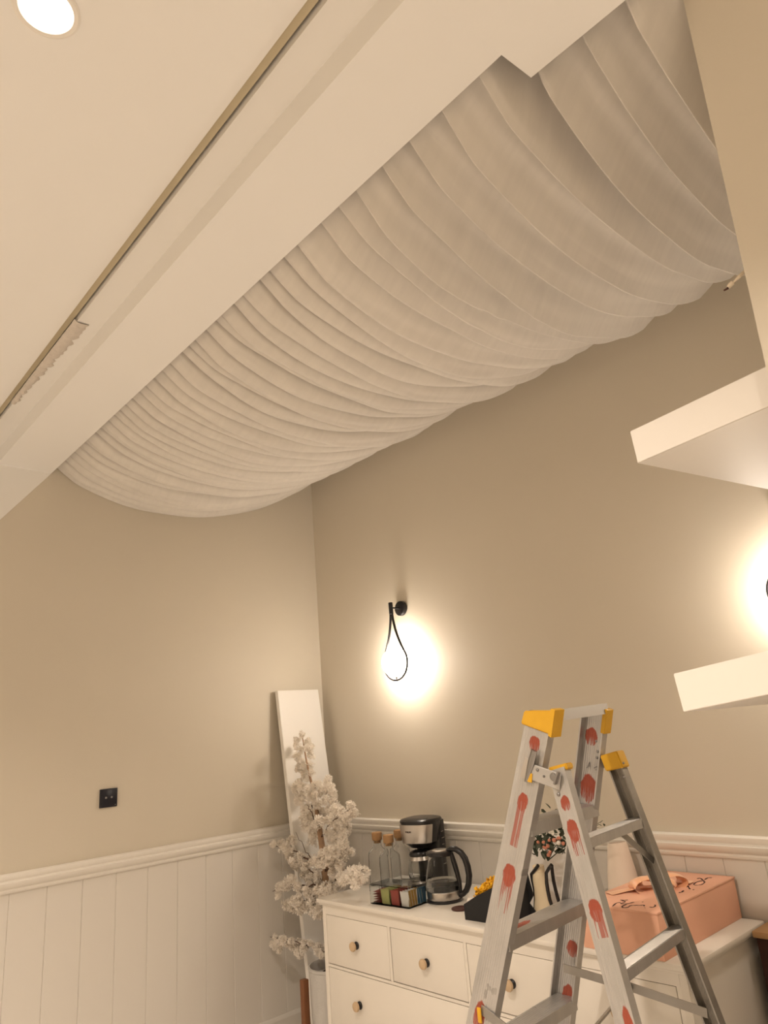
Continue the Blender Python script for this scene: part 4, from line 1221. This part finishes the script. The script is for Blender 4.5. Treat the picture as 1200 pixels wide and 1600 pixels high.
# yellow caps
def cap(fn, z, w, wd, inward, kind):
    c = fn(z); d = (fn(z-.1)-fn(z)).normalized(); s = Vector((0, inward, 0))
    bm = new()
    h = w/2+.004
    o0, i0 = -.005, .030
    if kind == 'front':
        # outline on the web: top nearly level, lower edge sloping down to the back
        P_ = [(-h-.002, .004), (h+.004, -.020), (h+.008, .036), (-h-.004, .036)]
    elif kind == 'small':
        P_ = [(-h+.004, -.006), (h+.001, -.004), (h+.001, .010), (-h+.004, .010)]; o0 = .003
    else:
        P_ = [(-h-.002, -.010), (h+.002, -.010), (h+.003, .032), (-h-.002, .030)]
    def pt(p, q, y): return c + wd*p + d*q + s*y
    hexa(bm, [pt(*P_[3], o0), pt(*P_[2], o0), pt(*P_[2], i0), pt(*P_[3], i0), pt(*P_[0], o0), pt(*P_[1], o0), pt(*P_[1], i0), pt(*P_[0], i0)])
    bmesh.ops.bevel(bm, geom=list(bm.edges), offset=.0025, segments=2, affect='EDGES')
    if kind == 'front':
        # raised rib along the back edge
        R0 = [(h-.006, -.022), (h+.006, -.022), (h+.010, .040), (h+.001, .038)]
        hexa(bm, [pt(*R0[3], o0-.004), pt(*R0[2], o0-.004), pt(*R0[2], i0), pt(*R0[3], i0), pt(*R0[0], o0-.004), pt(*R0[1], o0-.004), pt(*R0[1], i0), pt(*R0[0], i0)])
    return child('end_cap', bm, M['yellow'], LAD, label='yellow plastic cap')
cap(nf, ZTF, .070, wNF, 1, 'front')
# far front cap hugs only the outer edge of the rail so that the web shows inside
c = ff(ZTF); d = dFF
bm = new()
def ptf(p, q, y): return c + wFF*p + d*q + Vector((0, y, 0))
hexa(bm, [ptf(.030, .052, -.028), ptf(.042, .052, -.028), ptf(.042, .052, .005), ptf(.030, .052, .005), ptf(.030, -.012, -.028), ptf(.042, -.012, -.028), ptf(.042, -.012, .005), ptf(.030, -.012, .005)])
hexa(bm, [ptf(-.030, .030, .0005), ptf(.042, .045, .0005), ptf(.042, .045, .006), ptf(-.030, .030, .006), ptf(-.030, .008, .0005), ptf(.042, -.012, .0005), ptf(.042, -.012, .006), ptf(-.030, .008, .006)])
bmesh.ops.bevel(bm, geom=list(bm.edges), offset=.0015, segments=1, affect='EDGES')
child('end_cap', bm, M['yellow'], LAD, label='yellow plastic cap')
cap(nr, ZTR+.002, .046, wNR, 1, 'small'); cap(fr_, ZTR+.002, .040, wFR, -1, 'rear')

# hinge: plate from the front rail to the rear rail, lever with slot, rivets (near side), plain plate far side
def flat(bm, A, B, w, n_, th=.0025):
    """flat bar from A to B, width w, thickness th along unit vector n_"""
    A, B, n_ = Vector(A), Vector(B), Vector(n_).normalized(); d = (B-A).normalized(); s = d.cross(n_).normalized()*w/2; n2 = n_*th
    hexa(bm, [A-s, A+s, B+s, B-s, A-s+n2, A+s+n2, B+s+n2, B-s+n2])
NY_ = Vector((0, -1, 0))
yh = -1.0-.085*(1.594-1.47)-.004
def H(u, v, dy=0): return at(u, v, 1, yh-dy)
bm = new(); flat(bm, H(829, 1205, .001), H(876, 1222, .001), .036, NY_, .003)
bmesh.ops.bevel(bm, geom=list(bm.edges), offset=.001, segments=1, affect='EDGES')
child('hinge_plate', bm, ALU, LAD)
bm = new(); flat(bm, H(875, 1206, .0045), H(869, 1225, .0045), .004, NY_, .010); child('hinge_lip', bm, M['steel_d'], LAD)
bm = new(); tube(bm, [H(833, 1173, .010), H(828, 1192, .010), H(820, 1222, .008)], [.0085, .009, .004], 10)
for v in bm.verts: v.co.y = yh-.005 + (v.co.y-yh+.009)*.45
child('latch_lever', bm, M['steel_d'], LAD)
bm = new(); flat(bm, H(826, 1186, .002), H(818, 1216, .002), .018, NY_, .002); child('latch_plate', bm, M['steel'], LAD)
bm = new(); flat(bm, H(829, 1208, .0035), H(828, 1222, .0035), .012, NY_, .002); child('latch_spring', bm, M['yellow'], LAD)
def rivet(p, r, n_=NY_, m='steel_d', h=.004):
    bm = new(); lathe(bm, [(0, h), (r*.5, h*.92), (r*.85, h*.6), (r, 0), (0, -.001)], seg=16)
    q = Vector(n_).to_track_quat('Z', 'Y').to_matrix().to_4x4(); bm.transform(Matrix.Translation(p) @ q)
    child('rivet', bm, M[m], LAD)
rivet(H(864.5, 1214, .004), .0095); rivet(H(873, 1241, .0), .0045); rivet(H(840, 1203, .004), .004); rivet(H(850, 1213, .004), .003)
yfi = -.70+.065*(1.594-1.47)-.004
def HF(u, v): return at(u, v, 1, yfi)
for (u, v) in ((932, 1158), (934, 1174), (933, 1184), (941, 1183)): rivet(HF(u, v), .004)
bm = new(); tube(bm, [HF(928, 1200), HF(932, 1198), HF(936, 1199), HF(935, 1203), HF(930, 1203)], .0012, 6); tube(bm, [HF(917, 1200), HF(921, 1191), HF(922, 1199)], .0010, 6)
child('wire_clip', bm, M['steel_d'], LAD)
bm = new(); flat(bm, ff(1.475)+Vector((-.01, .006, 0)), fr_(1.46)+Vector((.0, .006, 0)), .034, (0, 1, 0), .003); child('hinge_plate', bm, ALU, LAD)
rivet(at(975, 1214, 1, -.72), .004); rivet(at(974.5, 1192, 1, -.715), .003)
for z, fn in ((1.352, nf), (1.112, nf), (.872, nf)):
    pass
# spreader bars
def spread(fnA, zA, fnB, zB, yo, piv):
    A, B = fnA(zA)+Vector((0, yo, 0)), fnB(zB)+Vector((0, yo, 0)); Mid = A.lerp(B, .5)+Vector((0, 0, piv))
    bm = new(); flat(bm, A, Mid, .020, (0, 1, 0), .0025); child('spreader_bar', bm, ALU_FR, LAD)
    bm = new(); flat(bm, Mid+Vector((0, .003, 0)), B+Vector((0, .003, 0)), .020, (0, 1, 0), .0025); child('spreader_bar', bm, ALU_FR, LAD)
    rivet(Mid+Vector((0, -.002, 0)), .008)
    return Mid
m_f = spread(ff, .957, fr_, .925, -.0285, .004)
m_n = spread(nf, .972, nr, .860, -.004, -.01)
bm = new(); pz = nf(.965); box(bm, (pz.x-.004, pz.y-.010, pz.z-.018), (pz.x+.006, pz.y-.006, pz.z+.012), .001); child('spreader_clip', bm, M['yellow'], LAD)
bm = new(); tube(bm, [m_f+Vector((0, -.004, 0)), m_n+Vector((0, .004, 0))], .004, 8); child('linking_rod', bm, M['steel'], LAD)
# diagonal braces under the top rear rung
bm = new(); B_ = fr_(1.235)+Vector((0, -.010, 0)); A_ = nr(1.325).lerp(fr_(1.325), .66)+Vector((0, 0, -.012))
flat(bm, A_, B_, .014, (1, 0, 0), .0025); child('brace', bm, ALU_FR, LAD)
bm = new(); B_ = fr_(1.0)+Vector((0, -.010, 0)); 
# rubber feet
for fn, wd_, wv in ((nf, .07, wNF), (ff, .07, wFF), (nr, .046, wNR), (fr_, .04, wFR)):
    c = fn(.02); sy = 1 if fn in (nf, nr) else -1
    bm = new(); box(bm, (c.x-wd_/2-.006, c.y-.006 if sy > 0 else c.y-.028, 0), (c.x+wd_/2+.006, c.y+.028 if sy > 0 else c.y+.006, .045), .003)
    child('rubber_foot', bm, M['blackm'], LAD)
